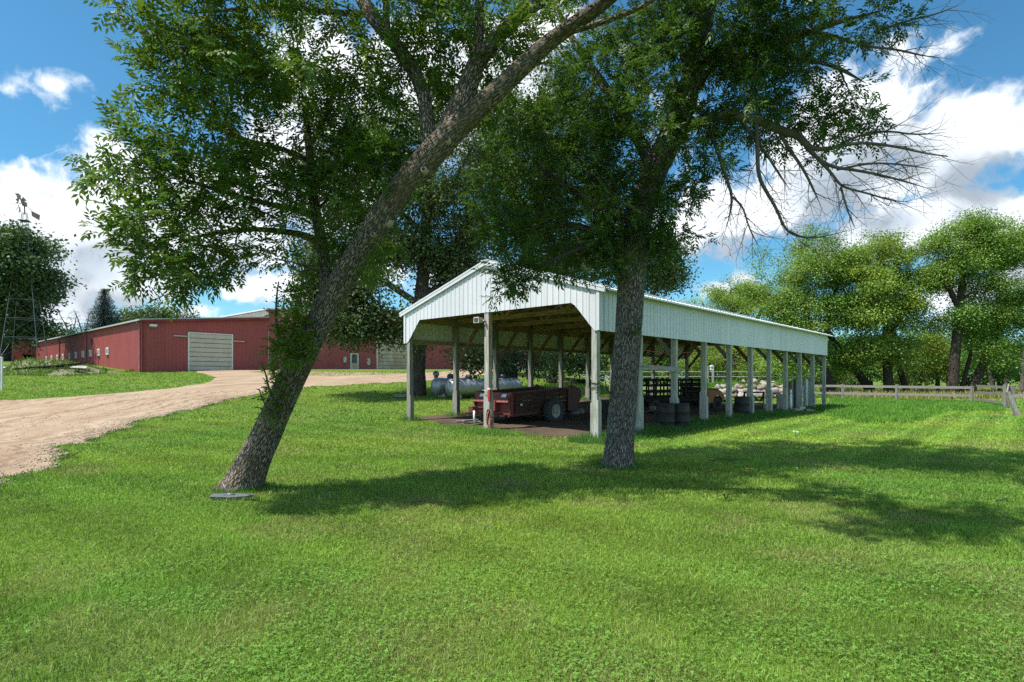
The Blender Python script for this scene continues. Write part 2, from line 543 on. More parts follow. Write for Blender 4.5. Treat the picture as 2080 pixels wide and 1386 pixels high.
def cladding(name, col, dirt, lap=.92, rough=.45):
    """painted ribbed steel: faded in vertical streaks, a dark lap line every sheet, rust at the lower edge of some laps"""
    m, N = new_mat(name)
    co = N.n('ShaderNodeTexCoord').outputs['Object']
    sp = N.n('ShaderNodeSeparateXYZ', {0: co})
    u = N.m('ADD', sp.outputs[0], sp.outputs[1])
    st = N.noise(N.v('MULTIPLY', co, (5, 5, .22)), 1.0, 5, .6)
    big = N.noise(co, .45, 4, .55)
    cell = N.m('FLOOR', N.m('DIVIDE', u, lap))
    wn = N.n('ShaderNodeTexWhiteNoise', {'W': cell}, noise_dimensions='1D').outputs['Value']
    fr = N.m('FRACT', N.m('DIVIDE', u, lap))
    seam = N.m('LESS_THAN', fr, .012)
    base = N.mix(N.ss(st, .48, .78, 0, .75), c4(col), c4(dirt))
    base = N.mix(N.ss(big, .45, .75, 0, .5), base, c4([x * .86 for x in col]))
    k = N.m('MULTIPLY_ADD', wn, .09, .94)
    base = N.v('MULTIPLY', base, N.n('ShaderNodeCombineXYZ', {0: k, 1: k, 2: k}).outputs[0])
    base = N.mix(N.m('MULTIPLY', seam, .45), base, c4([x * .35 for x in col]))
    bpm = N.n('ShaderNodeBump', {'Strength': .25, 'Distance': .03, 'Height': N.noise(co, 1.4, 3, .5)}).outputs[0]
    return finish(m, N, N.n('ShaderNodeBsdfPrincipled', {'Base Color': base, 'Roughness': rough, 'Specular IOR Level': .35, 'Normal': bpm}).outputs[0])


M['white_metal'] = cladding('white_ribbed_steel', (.69, .69, .735), (.52, .51, .50))
M['barn_red'] = cladding('barn_red_ribbed_steel', (.37, .084, .078), (.28, .066, .060), .9, .55)


def ground_mat():
    m, N = new_mat('lawn_soil')
    p = N.n('ShaderNodeNewGeometry').outputs['Position']
    a = N.noise(p, .35, 5, .6); b = N.noise(p, 2.3, 5, .65); c = N.noise(p, 22, 4, .7)
    col = N.mix(N.ss(a, .35, .65), (.10, .175, .024, 1), (.135, .21, .034, 1))
    col = N.mix(N.ss(b, .52, .75, 0, .55), col, (.13, .15, .04, 1))
    k = N.m('MULTIPLY_ADD', c, .9, .55)
    col = N.v('MULTIPLY', col, N.n('ShaderNodeCombineXYZ', {0: k, 1: k, 2: k}).outputs[0])
    SOx, SOy, ca_, sa_ = -.737, 17.549, math.cos(.7468), -math.sin(.7468)      # stripes run parallel to the shed
    sp = N.n('ShaderNodeSeparateXYZ', {0: p})
    lx = N.m('ADD', N.m('MULTIPLY', N.m('SUBTRACT', sp.outputs[0], SOx), ca_), N.m('MULTIPLY', N.m('SUBTRACT', sp.outputs[1], SOy), sa_))
    sn = N.m('SINE', N.m('MULTIPLY', lx, 2 * math.pi / 1.15))
    msk = N.m('MULTIPLY', N.ss(sp.outputs[0], 1.5, 4.5), N.m('MULTIPLY', N.ss(sp.outputs[1], 9, 13), N.ss(sp.outputs[1], 40, 30)))
    kk = N.m('MULTIPLY_ADD', N.m('MULTIPLY', N.m('MULTIPLY', N.ss(sn, -.5, .5, -1, 1), msk), .13), 1.0, N.m('MULTIPLY_ADD', msk, .25, 1.0))
    col = N.v('MULTIPLY', col, N.n('ShaderNodeCombineXYZ', {0: kk, 1: kk, 2: kk}).outputs[0])
    bp = N.n('ShaderNodeBump', {'Strength': .7, 'Distance': .05, 'Height': c}).outputs[0]
    return finish(m, N, N.n('ShaderNodeBsdfPrincipled', {'Base Color': col, 'Roughness': .95, 'Specular IOR Level': .1, 'Normal': bp}).outputs[0])


def gravel_mat():
    m, N = new_mat('tan_gravel')
    p = N.n('ShaderNodeNewGeometry').outputs['Position']
    st = N.n('ShaderNodeAttribute', attribute_name='bark').outputs['Vector']
    tr = N.noise(N.v('MULTIPLY', st, (.10, 2.6, 1)), 1.0, 5, .6, .5)
    a = N.noise(p, .5, 5, .6); c = N.noise(p, 26, 5, .75); d = N.noise(p, 7, 4, .6)
    col = N.mix(N.ss(a, .35, .7), (.39, .295, .20, 1), (.325, .225, .145, 1))
    col = N.mix(N.ss(tr, .50, .66, 0, .9), col, (.22, .145, .095, 1))
    col = N.mix(N.ss(tr, .47, .32, 0, .7), col, (.46, .36, .26, 1))
    col = N.mix(N.ss(c, .56, .74, 0, .6), col, (.24, .17, .12, 1))
    col = N.mix(N.ss(d, .62, .8, 0, .35), col, (.48, .385, .29, 1))
    bp = N.n('ShaderNodeBump', {'Strength': .6, 'Distance': .03, 'Height': N.m('ADD', N.m('MULTIPLY', c, .6), N.m('MULTIPLY', tr, .9))}).outputs[0]
    return finish(m, N, N.n('ShaderNodeBsdfPrincipled', {'Base Color': col, 'Roughness': .95, 'Specular IOR Level': .12, 'Normal': bp}).outputs[0])


def dirt_mat():
    m, N = new_mat('bare_dirt')
    p = N.n('ShaderNodeNewGeometry').outputs['Position']
    a = N.noise(p, .9, 5, .6); c = N.noise(p, 14, 5, .7)
    col = N.mix(N.ss(a, .35, .7), (.125, .09, .064, 1), (.075, .055, .04, 1))
    col = N.mix(N.ss(c, .5, .75, 0, .6), col, (.10, .065, .045, 1))
    bp = N.n('ShaderNodeBump', {'Strength': .7, 'Distance': .04, 'Height': c}).outputs[0]
    return finish(m, N, N.n('ShaderNodeBsdfPrincipled', {'Base Color': col, 'Roughness': .95, 'Specular IOR Level': .1, 'Normal': bp}).outputs[0])


M['ground'] = ground_mat(); M['gravel'] = gravel_mat(); M['dirt'] = dirt_mat()

# ------------------------------------------------------------------ terrain, drive, dirt floor
def make_ground():
    xs = np.concatenate([[-900, -500, -300, -200, -150, -120, -100], np.arange(-90, 70.1, 1.0), [80, 95, 120, 160, 240, 400, 700, 1000]])
    ys = np.concatenate([[-60, -30, -15], np.arange(-8, 105.1, 1.0), [115, 130, 160, 220, 350, 600, 1000, 1600]])
    X, Y = np.meshgrid(xs, ys)
    Z = gz(X, Y)
    V = np.stack([X, Y, Z], -1).reshape(-1, 3)
    nx, ny = len(xs), len(ys)
    i, j = np.meshgrid(np.arange(ny - 1), np.arange(nx - 1), indexing='ij')
    a = (i * nx + j).ravel()
    loops = np.stack([a, a + 1, a + nx + 1, a + nx], 1).ravel()
    o = raw_mesh('ground', V, loops, np.arange(len(a)) * 4, M['ground'], smooth=True)
    tag(o, 'mown green lawn rising gently towards the red barn', None, None, 'structure')
make_ground()


def resample(P, n):
    P = np.asarray(P, float)
    L = np.concatenate([[0], np.cumsum(np.linalg.norm(np.diff(P, axis=0), axis=1))])
    t = np.linspace(0, L[-1], n)
    return np.stack([np.interp(t, L, P[:, k]) for k in range(P.shape[1])], 1)


def smooth_path(P, it=2):
    P = np.asarray(P, float)
    for _ in range(it):
        Q = [P[0]]
        for a, b in zip(P[:-1], P[1:]):
            Q += [a * .75 + b * .25, a * .25 + b * .75]
        Q.append(P[-1]); P = np.array(Q)
    return P


def gp(lst): return [ground_pt(*q) for q in lst]
near_px = [(0, 1002), (60, 967), (130, 925), (200, 893), (270, 862), (350, 838), (430, 822), (500, 806), (560, 794), (620, 786), (720, 781), (820, 777)]
far_px = [(0, 815), (100, 810), (200, 803), (300, 794), (380, 785), (425, 776), (446, 768)]
bC = np.array([-32.9, 50.0]); bU = np.array([.66, .7513]); bN = np.array([.7513, -.66])       # barn corner, along its front, outwards
def bp2(s, off=0.0): return bC + bU * s + bN * off
near_w = [np.array([-13.5, 1.0]), np.array([-10.2, 3.6]), np.array([-8.5, 6.0])] + gp(near_px) + [at(950, 0, 43)[:2], at(1050, 0, 53)[:2], at(1120, 0, 66)[:2], at(1200, 0, 90)[:2]]
far_w = [np.array([-75, 10.0]), np.array([-48, 17.0])] + gp(far_px) + [bp2(3.7, 1.2), bp2(3.9, .1), bp2(7.5, .1), bp2(8.2, 2.6), at(520, 0, 47.5)[:2], at(600, 0, 45.5)[:2], at(660, 0, 45)[:2], at(760, 0, 46)[:2], at(830, 0, 48)[:2], at(950, 0, 55)[:2], at(1050, 0, 66)[:2], at(1105, 0, 80)[:2], at(1150, 0, 95)[:2]]
near_c = resample(smooth_path(near_w), 420); far_c = resample(smooth_path(far_w), 420)
rs = np.random.RandomState(3)
def wig(P, amp):
    t = np.arange(len(P))
    n = nrm(np.stack([-np.gradient(P[:, 1]), np.gradient(P[:, 0])], 1))
    k = (vnoise(t / 5.0, t * 0, 5) - .5) * amp + (vnoise(t / 1.6, t * 0, 9) - .5) * amp * .6
    return P + n * k[:, None]
near_c = wig(near_c, .75); far_c = wig(far_c, .5)
DRIVE_POLY = np.vstack([near_c, far_c[::-1]])


def make_drive():
    m = 60
    w = np.linspace(0, 1, m)
    P = near_c[:, None, :] * (1 - w)[None, :, None] + far_c[:, None, :] * w[None, :, None]
    z = gz(P[..., 0], P[..., 1]) + .022 + .012 * (vnoise(P[..., 0] * 1.3, P[..., 1] * 1.3, 2) - .5)
    z[:, 0] -= .03; z[:, -1] -= .03
    V = np.concatenate([P, z[..., None]], -1).reshape(-1, 3)
    n = len(near_c)
    i, j = np.meshgrid(np.arange(n - 1), np.arange(m - 1), indexing='ij')
    a = (i * m + j).ravel()
    loops = np.stack([a, a + m, a + m + 1, a + 1], 1).ravel()
    o = raw_mesh('gravel_drive', V, loops, np.arange(len(a)) * 4, M['gravel'], smooth=True)
    L = np.concatenate([[0], np.cumsum(np.linalg.norm(np.diff((near_c + far_c) / 2, axis=0), axis=1))])
    wd = np.linalg.norm(P - P[:, :1, :], axis=-1)
    A = np.stack([L[:, None] * np.ones((1, m)), wd, np.zeros_like(wd)], -1)
    at_ = o.data.attributes.new('bark', 'FLOAT_VECTOR', 'POINT')
    at_.data.foreach_set('vector', A.astype(np.float32).ravel())
    tag(o, 'curving tan gravel drive with faint wheel tracks leading to the red barn', None, None, 'structure')
make_drive()

# the pole shed's own frame: x across the gable (left post at -SW/2), y back along its length
SA = np.array([2.2526, 14.785]); STH = .7468; SW = 8.139; SBAY = 2.2194; SH = 2.9; SFA = 1.1265; SRI = 1.189; NB = 10; SL = SBAY * NB
sdir = np.array([math.sin(STH), math.cos(STH)]); sx = np.array([math.cos(STH), -math.sin(STH)])
SO = SA - sx * SW / 2
def s2w(x, y): return SO + sx * x + sdir * y
def w2s(X, Y):
    dx = X - SO[0]; dy = Y - SO[1]
    return dx * sx[0] + dy * sx[1], dx * sdir[0] + dy * sdir[1]


def make_dirt():
    nx, ny = 60, 130
    xs = np.linspace(-SW / 2 - .5, SW / 2 - .15, nx); ys = np.linspace(.0, SL + .3, ny)
    X, Y = np.meshgrid(xs, ys)
    X = X + (vnoise(X * .1 + 3, Y * 1.6, 1) - .5) * .5; Y = Y + (vnoise(X * 1.7, Y * .1, 2) - .5) * .9
    wx = SO[0] + sx[0] * X + sdir[0] * Y; wy = SO[1] + sx[1] * X + sdir[1] * Y
    Z = gz(wx, wy) + .02 + .03 * (vnoise(wx * 2, wy * 2, 4) - .5)
    V = np.stack([wx, wy, Z], -1).reshape(-1, 3)
    i, j = np.meshgrid(np.arange(ny - 1), np.arange(nx - 1), indexing='ij')
    a = (i * nx + j).ravel()
    o = raw_mesh('dirt_floor', V, np.stack([a, a + 1, a + nx + 1, a + nx], 1).ravel(), np.arange(len(a)) * 4, M['dirt'], smooth=True)
    tag(o, 'bare brown dirt floor under the open pole shed', None, None, 'structure')
    ring = np.concatenate([np.stack([wx[0], wy[0]], 1), np.stack([wx[:, -1], wy[:, -1]], 1), np.stack([wx[-1][::-1], wy[-1][::-1]], 1), np.stack([wx[::-1, 0], wy[::-1, 0]], 1)])
    return ring
DIRT_POLY = make_dirt()

# ------------------------------------------------------------------ ribbed sheet walls
def ribwall(mb, o, u, n, u0, u1, zb, zt, pitch=.23, h=.016, mi=0):
    """vertical ribbed steel: strips between zb(s) and zt(s) along u, ribs standing out along n"""
    o = np.array(o, float); u = np.array(u, float); n = np.array(n, float)
    ss, of = [], []
    k = math.floor(u0 / pitch)
    while k * pitch < u1 + pitch:
        b = k * pitch
        for ds, hh in ((0, 0), (pitch * .70, 0), (pitch * .78, h), (pitch * .90, h), (pitch * .98, 0)):
            ss.append(b + ds); of.append(hh)
        k += 1
    ss = np.array(ss); of = np.array(of)
    sm = np.concatenate([[u0], ss[(ss > u0 + 1e-4) & (ss < u1 - 1e-4)], [u1]])
    om = np.interp(sm, ss, of)
    Vb = o + sm[:, None] * u + om[:, None] * n; Vt = Vb.copy()
    Vb[:, 2] += np.array([zb(s) for s in sm]); Vt[:, 2] += np.array([zt(s) for s in sm])
    m = len(sm)
    mb.add(np.vstack([Vb, Vt]), [(i, i + 1, m + i + 1, m + i) for i in range(m - 1)], mi=mi)


# ------------------------------------------------------------------ open pole shed
def make_shed():
    hw = SW / 2; H, E = SH, SH + SFA
    sl = SRI / hw
    root = thing('pole_shed', 'long open-sided pole shed with white ribbed steel gable, fascia and roof', 'shed', (SO[0], SO[1], 0), -STH)
    rr = random.Random(4)
    CH = 3.70                       # underside of the gable sheet
    def low(s):                     # cut corners of the gable sheet
        e = hw - abs(s)
        return H + (CH - H) * min(1, max(0, (e - .03) / .70))
    def top(s): return E + (hw - abs(s)) * sl - .02
    for yy, nn in ((-.10, -1), (SL + .10, 1)):
        mb = MB(); ribwall(mb, (0, yy, 0), (1, 0, 0), (0, nn, 0), -hw - .08, hw + .08, low, top, .205)
        mb.build('gable_panel', M['white_metal'], root)
    for s in (-1, 1):
        mb = MB(); ribwall(mb, (s * (hw + .10), 0, 0), (0, 1, 0), (s, 0, 0), -.09, SL + .09, lambda t: H, lambda t: E - .03, .205)
        mb.build('side_panel', M['white_metal'], root)
    # corner and rake trim
    for s in (-1, 1):
        mb = MB(); mb.box((s * (hw + .10), -.095, (H + E) / 2 - .02), (.09, .09, E - H - .06)); mb.build('corner_trim', M['white_metal'], root)
        mb = MB()
        a = np.array([s * (hw + .36), -.155, E - .36 * sl + .03]); b = np.array([s * .01, -.155, E + hw * sl + .03])
        mb.beam(a, b, .03, .16); mb.build('rake_trim', M['white_metal'], root)
    # roof: ribbed top sheet with a dark underside, one mesh per slope
    for s in (-1, 1):
        mb = MB()
        y0, y1 = -.18, SL + .30
        ss, of = [], []
        y = y0; p = .23
        while y < y1:
            for ds, hh in ((0, 0), (.15, 0), (.17, .022), (.20, .022), (.22, 0)):
                ss.append(y + ds); of.append(hh)
            y += p
        ss = np.clip(np.array(ss), y0, y1); of = np.array(of)
        m = len(ss)
        wav = .05 * (vnoise(ss * .7, ss * 0, 3) - .5)
        ex = hw + .34
        Ve = np.stack([np.full(m, s * ex), ss, E - .34 * sl + .06 + of + wav * .4], 1)
        Vr = np.stack([np.zeros(m), ss, np.full(m, E + hw * sl + .06) + of], 1)
        mb.add(np.vstack([Ve, Vr]), [(i, i + 1, m + i + 1, m + i) for i in range(m - 1)], mi=0)
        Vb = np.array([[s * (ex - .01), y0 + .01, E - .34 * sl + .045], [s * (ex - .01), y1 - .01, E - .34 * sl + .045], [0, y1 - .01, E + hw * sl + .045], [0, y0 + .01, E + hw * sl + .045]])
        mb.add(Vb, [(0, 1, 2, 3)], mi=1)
        mb.beam((s * (ex + .005), y0, E - .34 * sl + .035), (s * (ex + .005), y1, E - .34 * sl + .035), .012, .05)
        mb.build('roof', [M['roof_metal'], M['under_metal']], root)
    mb = MB(); mb.beam((0, -.20, E + hw * sl + .09), (0, SL + .31, E + hw * sl + .09), .34, .025); mb.build('ridge_cap', M['roof_metal'], root)
    # purlins
    for s in (-1, 1):
        for k in range(7):
            xx = s * (.35 + k * .60)
            z = E + (hw - abs(xx)) * sl - .02
            mb = MB(); mb.beam((xx, -.05, z), (xx, SL + .05, z), .045, .10, (s * sl, 0, 1)); mb.build('purlin', M['truss_wood'], root)
    # eave beams on both rows of posts
    for s in (-1, 1):
        mb = MB(); mb.beam((s * (hw - .03), -.06, E - .22), (s * (hw - .03), SL + .06, E - .22), .05, .28)
        mb.beam((s * (hw + .07), -.06, H + .08), (s * (hw + .07), SL + .06, H + .08), .045, .14)
        mb.build('eave_beam', M['truss_wood'], root)
    # trusses
    for i in range(NB + 1):
        y = i * SBAY + (.05 if i == 0 else -.05 if i == NB else 0)
        mb = MB()
        zc = CH + .14
        mb.beam((-hw + .05, y, zc), (hw - .05, y, zc), .045, .16)
        for s in (-1, 1):
            mb.beam((s * (hw + .02), y + .05, E - .12), (0, y + .05, E + hw * sl - .14), .045, .15)
            mb.beam((s * hw * .33, y - .05, zc), (s * hw * .5, y - .05, E + hw * .5 * sl - .15), .04, .10)
            mb.beam((s * hw * .33, y - .05, zc), (s * .03, y - .05, E + hw * sl - .25), .04, .10)
        mb.build('roof_truss', M['truss_wood'], root)
    # posts, each with a splint board nailed to its lower half
    def post(x, y, z1, w=.155, sw=.2, sh=1.15, both=True, mat='pale_post', turn=0, sy=0):
        wx, wy = s2w(x, y)
        z0 = float(gz(wx, wy)) - .15
        mb = MB()
        a = rr.uniform(-.012, .012)
        mb.beam((x, y, z0), (x + a, y, z1), w, w * 1.06, (1, 0, 0))
        p = mb.build('post', M[mat], root)
        m2 = MB()
        for s in ((-1, 1) if both else (1,)):
            h = sh + rr.uniform(-.12, .12)
            off = s * (w / 2 + .024)
            if sy:
                m2.prism([(-w * .52, z0), (w * .52, z0), (w * .52, h - .1), (w * .3, h), (-w * .5, h)], .044, ((x, y + off - .022, 0), (1, 0, 0), (0, 0, 1), (0, 1, 0)))
            else:
                m2.prism([(-w * .52, z0), (w * .52, z0), (w * .52, h - .1), (w * .3, h), (-w * .5, h)], .044, ((x + off - .022, y, 0), (0, 1, 0), (0, 0, 1), (1, 0, 0)))
        m2.build('splint_board', M[mat], p)
        return p
    for i in range(NB + 1):
        y = i * SBAY
        post(hw - .05, y, E - .1, .155, sh=1.1 if i < 9 else .9, sy=i % 3 == 1)
        post(-hw + .05, y, E - .1, .16, sh=1.15, mat='grey_wood', both=i > 0)
    post(0, -.0, CH + .35, .17, sh=1.28)
    post(0, SL, CH + .35, .16, sh=1.2, mat='grey_wood')
    # knee braces from posts up to the truss chords
    for i in range(1, NB + 1):
        for s in (-1, 1):
            y = i * SBAY + .1
            mb = MB(); mb.beam((s * (hw - .08), y, 2.32 + rr.uniform(-.08, .08)), (s * (hw - 1.35), y, CH + .10), .045, .14)
            mb.build('knee_brace', M['brown_wood'] if s < 0 or i % 2 else M['grey_wood'], root)
    # rail nailed across two posts of the right row
    mb = MB(); mb.beam((hw + .06, SBAY - .32, 1.985), (hw + .06, 2 * SBAY + .22, 1.93), .04, .15)
    mb.build('cross_rail', M['grey_wood_y'], root)
    return root
shed = make_shed()


def sw3(x, y, z):
    w = s2w(x, y)
    return np.array([w[0], w[1], z])

# wire sagging between posts of the shed
mb = MB()
P = [sw3(SW / 2 - .25, SBAY * 1 + .1, 2.55), sw3(SW / 2 - .28, SBAY * 1.6, 2.47), sw3(SW / 2 - .28, SBAY * 2.2, 2.46), sw3(SW / 2 - .25, SBAY * 3, 2.60)]
mb.tube(smooth_path(P), .012, 5)
tag(mb.build('hanging_wire', M['rope']), 'thin red wire sagging between posts under the shed fascia', 'wire')

# flood light on the centre post
base = sw3(-.19, -.17, 3.42)
lt = thing('flood_light', 'boxy beige flood light at the top of the shed centre post', 'light', base, -STH)
mb = MB(); mb.box((-.06, -.02, .05), (.22, .16, .16)); mb.box((-.06, -.11, .05), (.24, .03, .185)); mb.build('lamp_housing', M['lamp'], lt)
mb = MB(); mb.box((-.06, -.128, .05), (.165, .012, .12)); mb.build('lens', M['dark_glass'], lt)
mb = MB(); mb.tube([(.07, 0, .04), (.16, .02, .03), (.19, .06, -.05)], .022, 8); mb.lathe([(.001, 0), (.045, .01), (.045, .05), (.001, .06)], (.17, .0, -.02), 12); mb.build('bracket', M['galv'], lt)

# extension cord hanging on the centre post
base = sw3(.16, -.14, 0)
cd = thing('extension_cord', 'orange extension cord hanging down the shed centre post, coiled at its foot', 'cord', base, -STH)
mb = MB()
P = [(-.02, .02, 3.55), (-.01, .0, 3.0), (0, 0, 2.3), (.02, -.01, 1.5), (.03, -.02, 1.12), (.05, -.02, .95), (.06, -.03, .62)]
mb.tube(smooth_path(P), .013, 6)
mb.build('hanging_cord', M['rope'], cd)
mb = MB()
rr = random.Random(8)
for k in range(6):
    a = [(.06 + (.085 + .012 * k) * math.cos(t) * (1 - .1 * (k % 3)), -.03 + .015 * math.sin(3 * t + k) - .012 * k + .03, .36 + (.26 + .01 * (k % 4)) * math.sin(t) + .015 * k) for t in np.linspace(0, 2 * math.pi, 22)]
    mb.tube(a, .013, 6)
mb.build('coil', M['rope'], cd)
mb = MB(); mb.box((.04, -.02, 1.18), (.10, .08, .24)); mb.box((.04, -.02, 1.0), (.075, .06, .14)); mb.build('plug_box', M['plug_red'], cd)
mb = MB(); mb.box((.04, -.02, 1.325), (.105, .085, .05)); mb.tube([(.03, -.03, 1.24), (-.10, -.045, 1.27), (-.26, -.02, 1.28)], .008, 5); mb.build('tie', M['white_paint'], cd)


# ------------------------------------------------------------------ wheels
def wheel(parent, c, axis_rz, r, w, rim_r, rim_mat='rim', name='wheel'):
    """tyre with tread lugs and a dished rim; axle along local y turned by axis_rz"""
    rot = rotz(axis_rz) @ rotx(R(90))
    mb = MB()
    prof = [(rim_r, -w * .36), (rim_r + .02, -w * .46), (r * .86, -w * .5), (r * .97, -w * .42), (r, -w * .2), (r, w * .2), (r * .97, w * .42), (r * .86, w * .5), (rim_r + .02, w * .46), (rim_r, w * .36)]
    mb.lathe(prof, c, 40, rot, cap=False)
    if r > .35:
        for k in range(26):
            for s in (-1, 1):
                t = 2 * math.pi * (k + .5 * (s > 0)) / 26
                p0 = np.array([r * 1.005 * math.cos(t), r * 1.005 * math.sin(t), s * w * .05]); t2 = t + .12
                p1 = np.array([r * .985 * math.cos(t2), r * .985 * math.sin(t2), s * w * .44])
                mb.beam(rot @ p0 + np.array(c), rot @ p1 + np.array(c), .035, .03, rot @ np.array([math.cos(t), math.sin(t), 0]))
    t = mb.build(name, M['tyre'], parent)
    mb = MB()
    for s in (-1, 1):
        mb.lathe([(.001, s * w * .12), (rim_r * .35, s * w * .14), (rim_r * .45, s * w * .06), (rim_r * .75, s * w * .08), (rim_r * .88, s * w * .30), (rim_r * 1.0, s * w * .38), (rim_r * 1.01, s * w * .2)], c, 28, rot, cap=False)
        mb.lathe([(rim_r * .26, s * w * .1), (rim_r * .24, s * w * .34), (.001, s * w * .36)], c, 16, rot, cap=False)
    mb.build('rim', M[rim_mat], t)
    return t


# ------------------------------------------------------------------ manure spreader
def make_spreader():
    ax = np.array([.68, .73]); ax /= np.linalg.norm(ax)
    P0 = np.array([-.27, 18.75])
    root = thing('manure_spreader', 'faded red manure spreader with plank sides parked under the shed', 'farm wagon', (P0[0], P0[1], 0), math.atan2(ax[1], ax[0]))
    # local x: towards the rear, y: far side (+), near side at y=0
    L, Wd = 3.6, 1.45
    zb = lambda x: .40 + .03 * x
    zt = lambda x: 1.13 + .045 * x
    for yy, nm in ((0, 0), (Wd, 1)):
        mb = MB()
        for k in range(5):
            f0, f1 = k / 5 + .008, (k + 1) / 5 - .006
            a = lambda x, f: zb(x) + (zt(x) - zb(x)) * f
            out = -1 if yy == 0 else 1
            fl = .10 * out
            v = []
            for x in (0.25, L):
                for f in (f0, f1):
                    for t in (0, .035):
                        v.append((x, yy + fl * f + t * out * -1, a(x, f)))
            v = np.array(v)
            mb.add(v, [(0, 2, 6, 4), (1, 5, 7, 3), (0, 1, 3, 2), (4, 6, 7, 5), (2, 3, 7, 6), (0, 4, 5, 1)])
        mb.build('plank_side', M['spr_boards'], root)
    # steel stakes and rub rail on the near side
    mb = MB()
    for x in (.5, 1.3, 2.05, 2.9, 3.56):
        for yy, out in ((0, -1), (Wd, 1)):
            mb.beam((x, yy + out * .02, zb(x) - .03), (x, yy + out * .13, zt(x) + .02), .05, .03, (1, 0, 0))
    for yy, out in ((0, -1), (Wd, 1)):
        mb.beam((.2, yy + out * .11, zt(.2) + .015), (L, yy + out * .11, zt(L) + .015), .07, .05)
        mb.beam((.2, yy + out * .02, zb(.2) - .02), (L, yy + out * .02, zb(L) - .02), .06, .09)
    mb.build('side_frame', M['spr_red'], root)
    mb = MB(); mb.box((L / 2, Wd / 2, .42), (L - .1, Wd - .06, .05), roty(-.03)); mb.build('bed_floor', M['dark_wood'], root)
    # front panel with sloped shield and corner gussets
    mb = MB()
    mb.prism([(-.12, .42), (Wd + .12, .42), (Wd + .16, 1.16), (-.16, 1.16)], .05, ((.2, 0, 0), (0, 1, 0), (0, 0, 1), (1, 0, 0)))
    mb.prism([(.05, .98), (.32, 1.14), (.32, .38), (.2, .38)], .04, ((-.0, -.12, 0), (1, 0, 0), (0, 0, 1), (0, 1, 0)))
    mb.prism([(.05, .98), (.32, 1.14), (.32, .38), (.2, .38)], .04, ((-.0, Wd + .08, 0), (1, 0, 0), (0, 0, 1), (0, 1, 0)))
    mb.prism([(-.14, 0), (Wd + .14, 0), (Wd + .14, .34), (-.14, .34)], .03, ((.02, 0, .84), (0, 1, 0), (.55, 0, .83), (1, 0, -.6)))
    mb.box((.1, .55, .72), (.22, .28, .35)); mb.box((.12, .95, .62), (.16, .2, .2))
    mb.build('front_panel', M['spr_bright'], root)
    mb = MB(); mb.prism([(.02, .2), (.24, .2), (.24, .32), (.02, .32)], .012, ((.005, 0, .84), (0, 1, 0), (.55, 0, .83), (-1, 0, .6)))
    mb.build('decal', M['white_paint'], root)
    mb = MB(); mb.prism([(1.1, .2), (1.3, .2), (1.3, .32), (1.1, .32)], .012, ((.005, 0, .84), (0, 1, 0), (.55, 0, .83), (-1, 0, .6)))
    mb.build('decal', M['white_paint'], root)
    mb = MB(); mb.box((.78, -.085, .74), (.10, .012, .075))
    mb.build('decal', M['white_paint'], root)
    # rear beater housing
    for yy, out in ((0, -1), (Wd, 1)):
        mb = MB()
        mb.prism([(L - .25, .42), (L + .28, .5), (L + .62, .95), (L + .5, 1.24), (L - .05, zt(L) + .12), (L - .25, zt(L))], .04, ((0, yy + out * .14, 0), (1, 0, 0), (0, 0, 1), (0, 1, 0)))
        mb.build('rear_shield', M['spr_red'], root)
    for zc, xc in ((.72, L + .15), (1.12, L + .2)):
        mb = MB(); mb.tube([(xc, .04, zc), (xc, Wd - .04, zc)], .05, 10)
        for k in range(12):
            t = k * 2.1
            mb.beam((xc, .1 + k * .105, zc), (xc + .17 * math.cos(t), .1 + k * .105, zc + .17 * math.sin(t)), .03, .03)
        mb.build('beater', M['iron'], root)
    mb = MB(); mb.beam((L + .1, -.05, .40), (L + .1, Wd + .05, .40), .1, .1); mb.beam((L + .1, .1, .34), (L + .62, .1, .40), .06, .06); mb.build('rear_beam', M['iron'], root)
    # running gear
    mb = MB(); mb.tube([(2.34, -.3, .47), (2.34, Wd + .3, .47)], .045, 10)
    mb.beam((.2, .3, .38), (3.3, .3, .38), .08, .1); mb.beam((.2, Wd - .3, .38), (3.3, Wd - .3, .38), .08, .1)
    mb.build('chassis', M['iron'], root)
    for yy in (-.26, Wd + .26):
        wheel(root, (2.34, yy, .47), 0, .475, .27, .25)
    # tongue, hitch and jack
    mb = MB(); mb.beam((.25, .25, .42), (-.85, Wd / 2 - .03, .50), .09, .1); mb.beam((.25, Wd - .25, .42), (-.85, Wd / 2 + .03, .50), .09, .1)
    mb.beam((-.75, Wd / 2, .50), (-1.15, Wd / 2, .50), .12, .05); mb.tube([(-.7, Wd / 2 + .12, .66), (0, Wd / 2 + .12, .60), (.2, Wd / 2 + .1, .6)], .05, 10); mb.box((-.72, Wd / 2, .62), (.25, .2, .18))
    mb.build('tongue', M['spr_red'], root)
    mb = MB(); mb.tube([(-.80, Wd / 2 - .12, .58), (-.78, Wd / 2 - .12, .07)], .035, 10); mb.box((-.78, Wd / 2 - .12, .035), (.2, .2, .03)); mb.build('jack', M['white_paint'], root)
    return root
make_spreader()


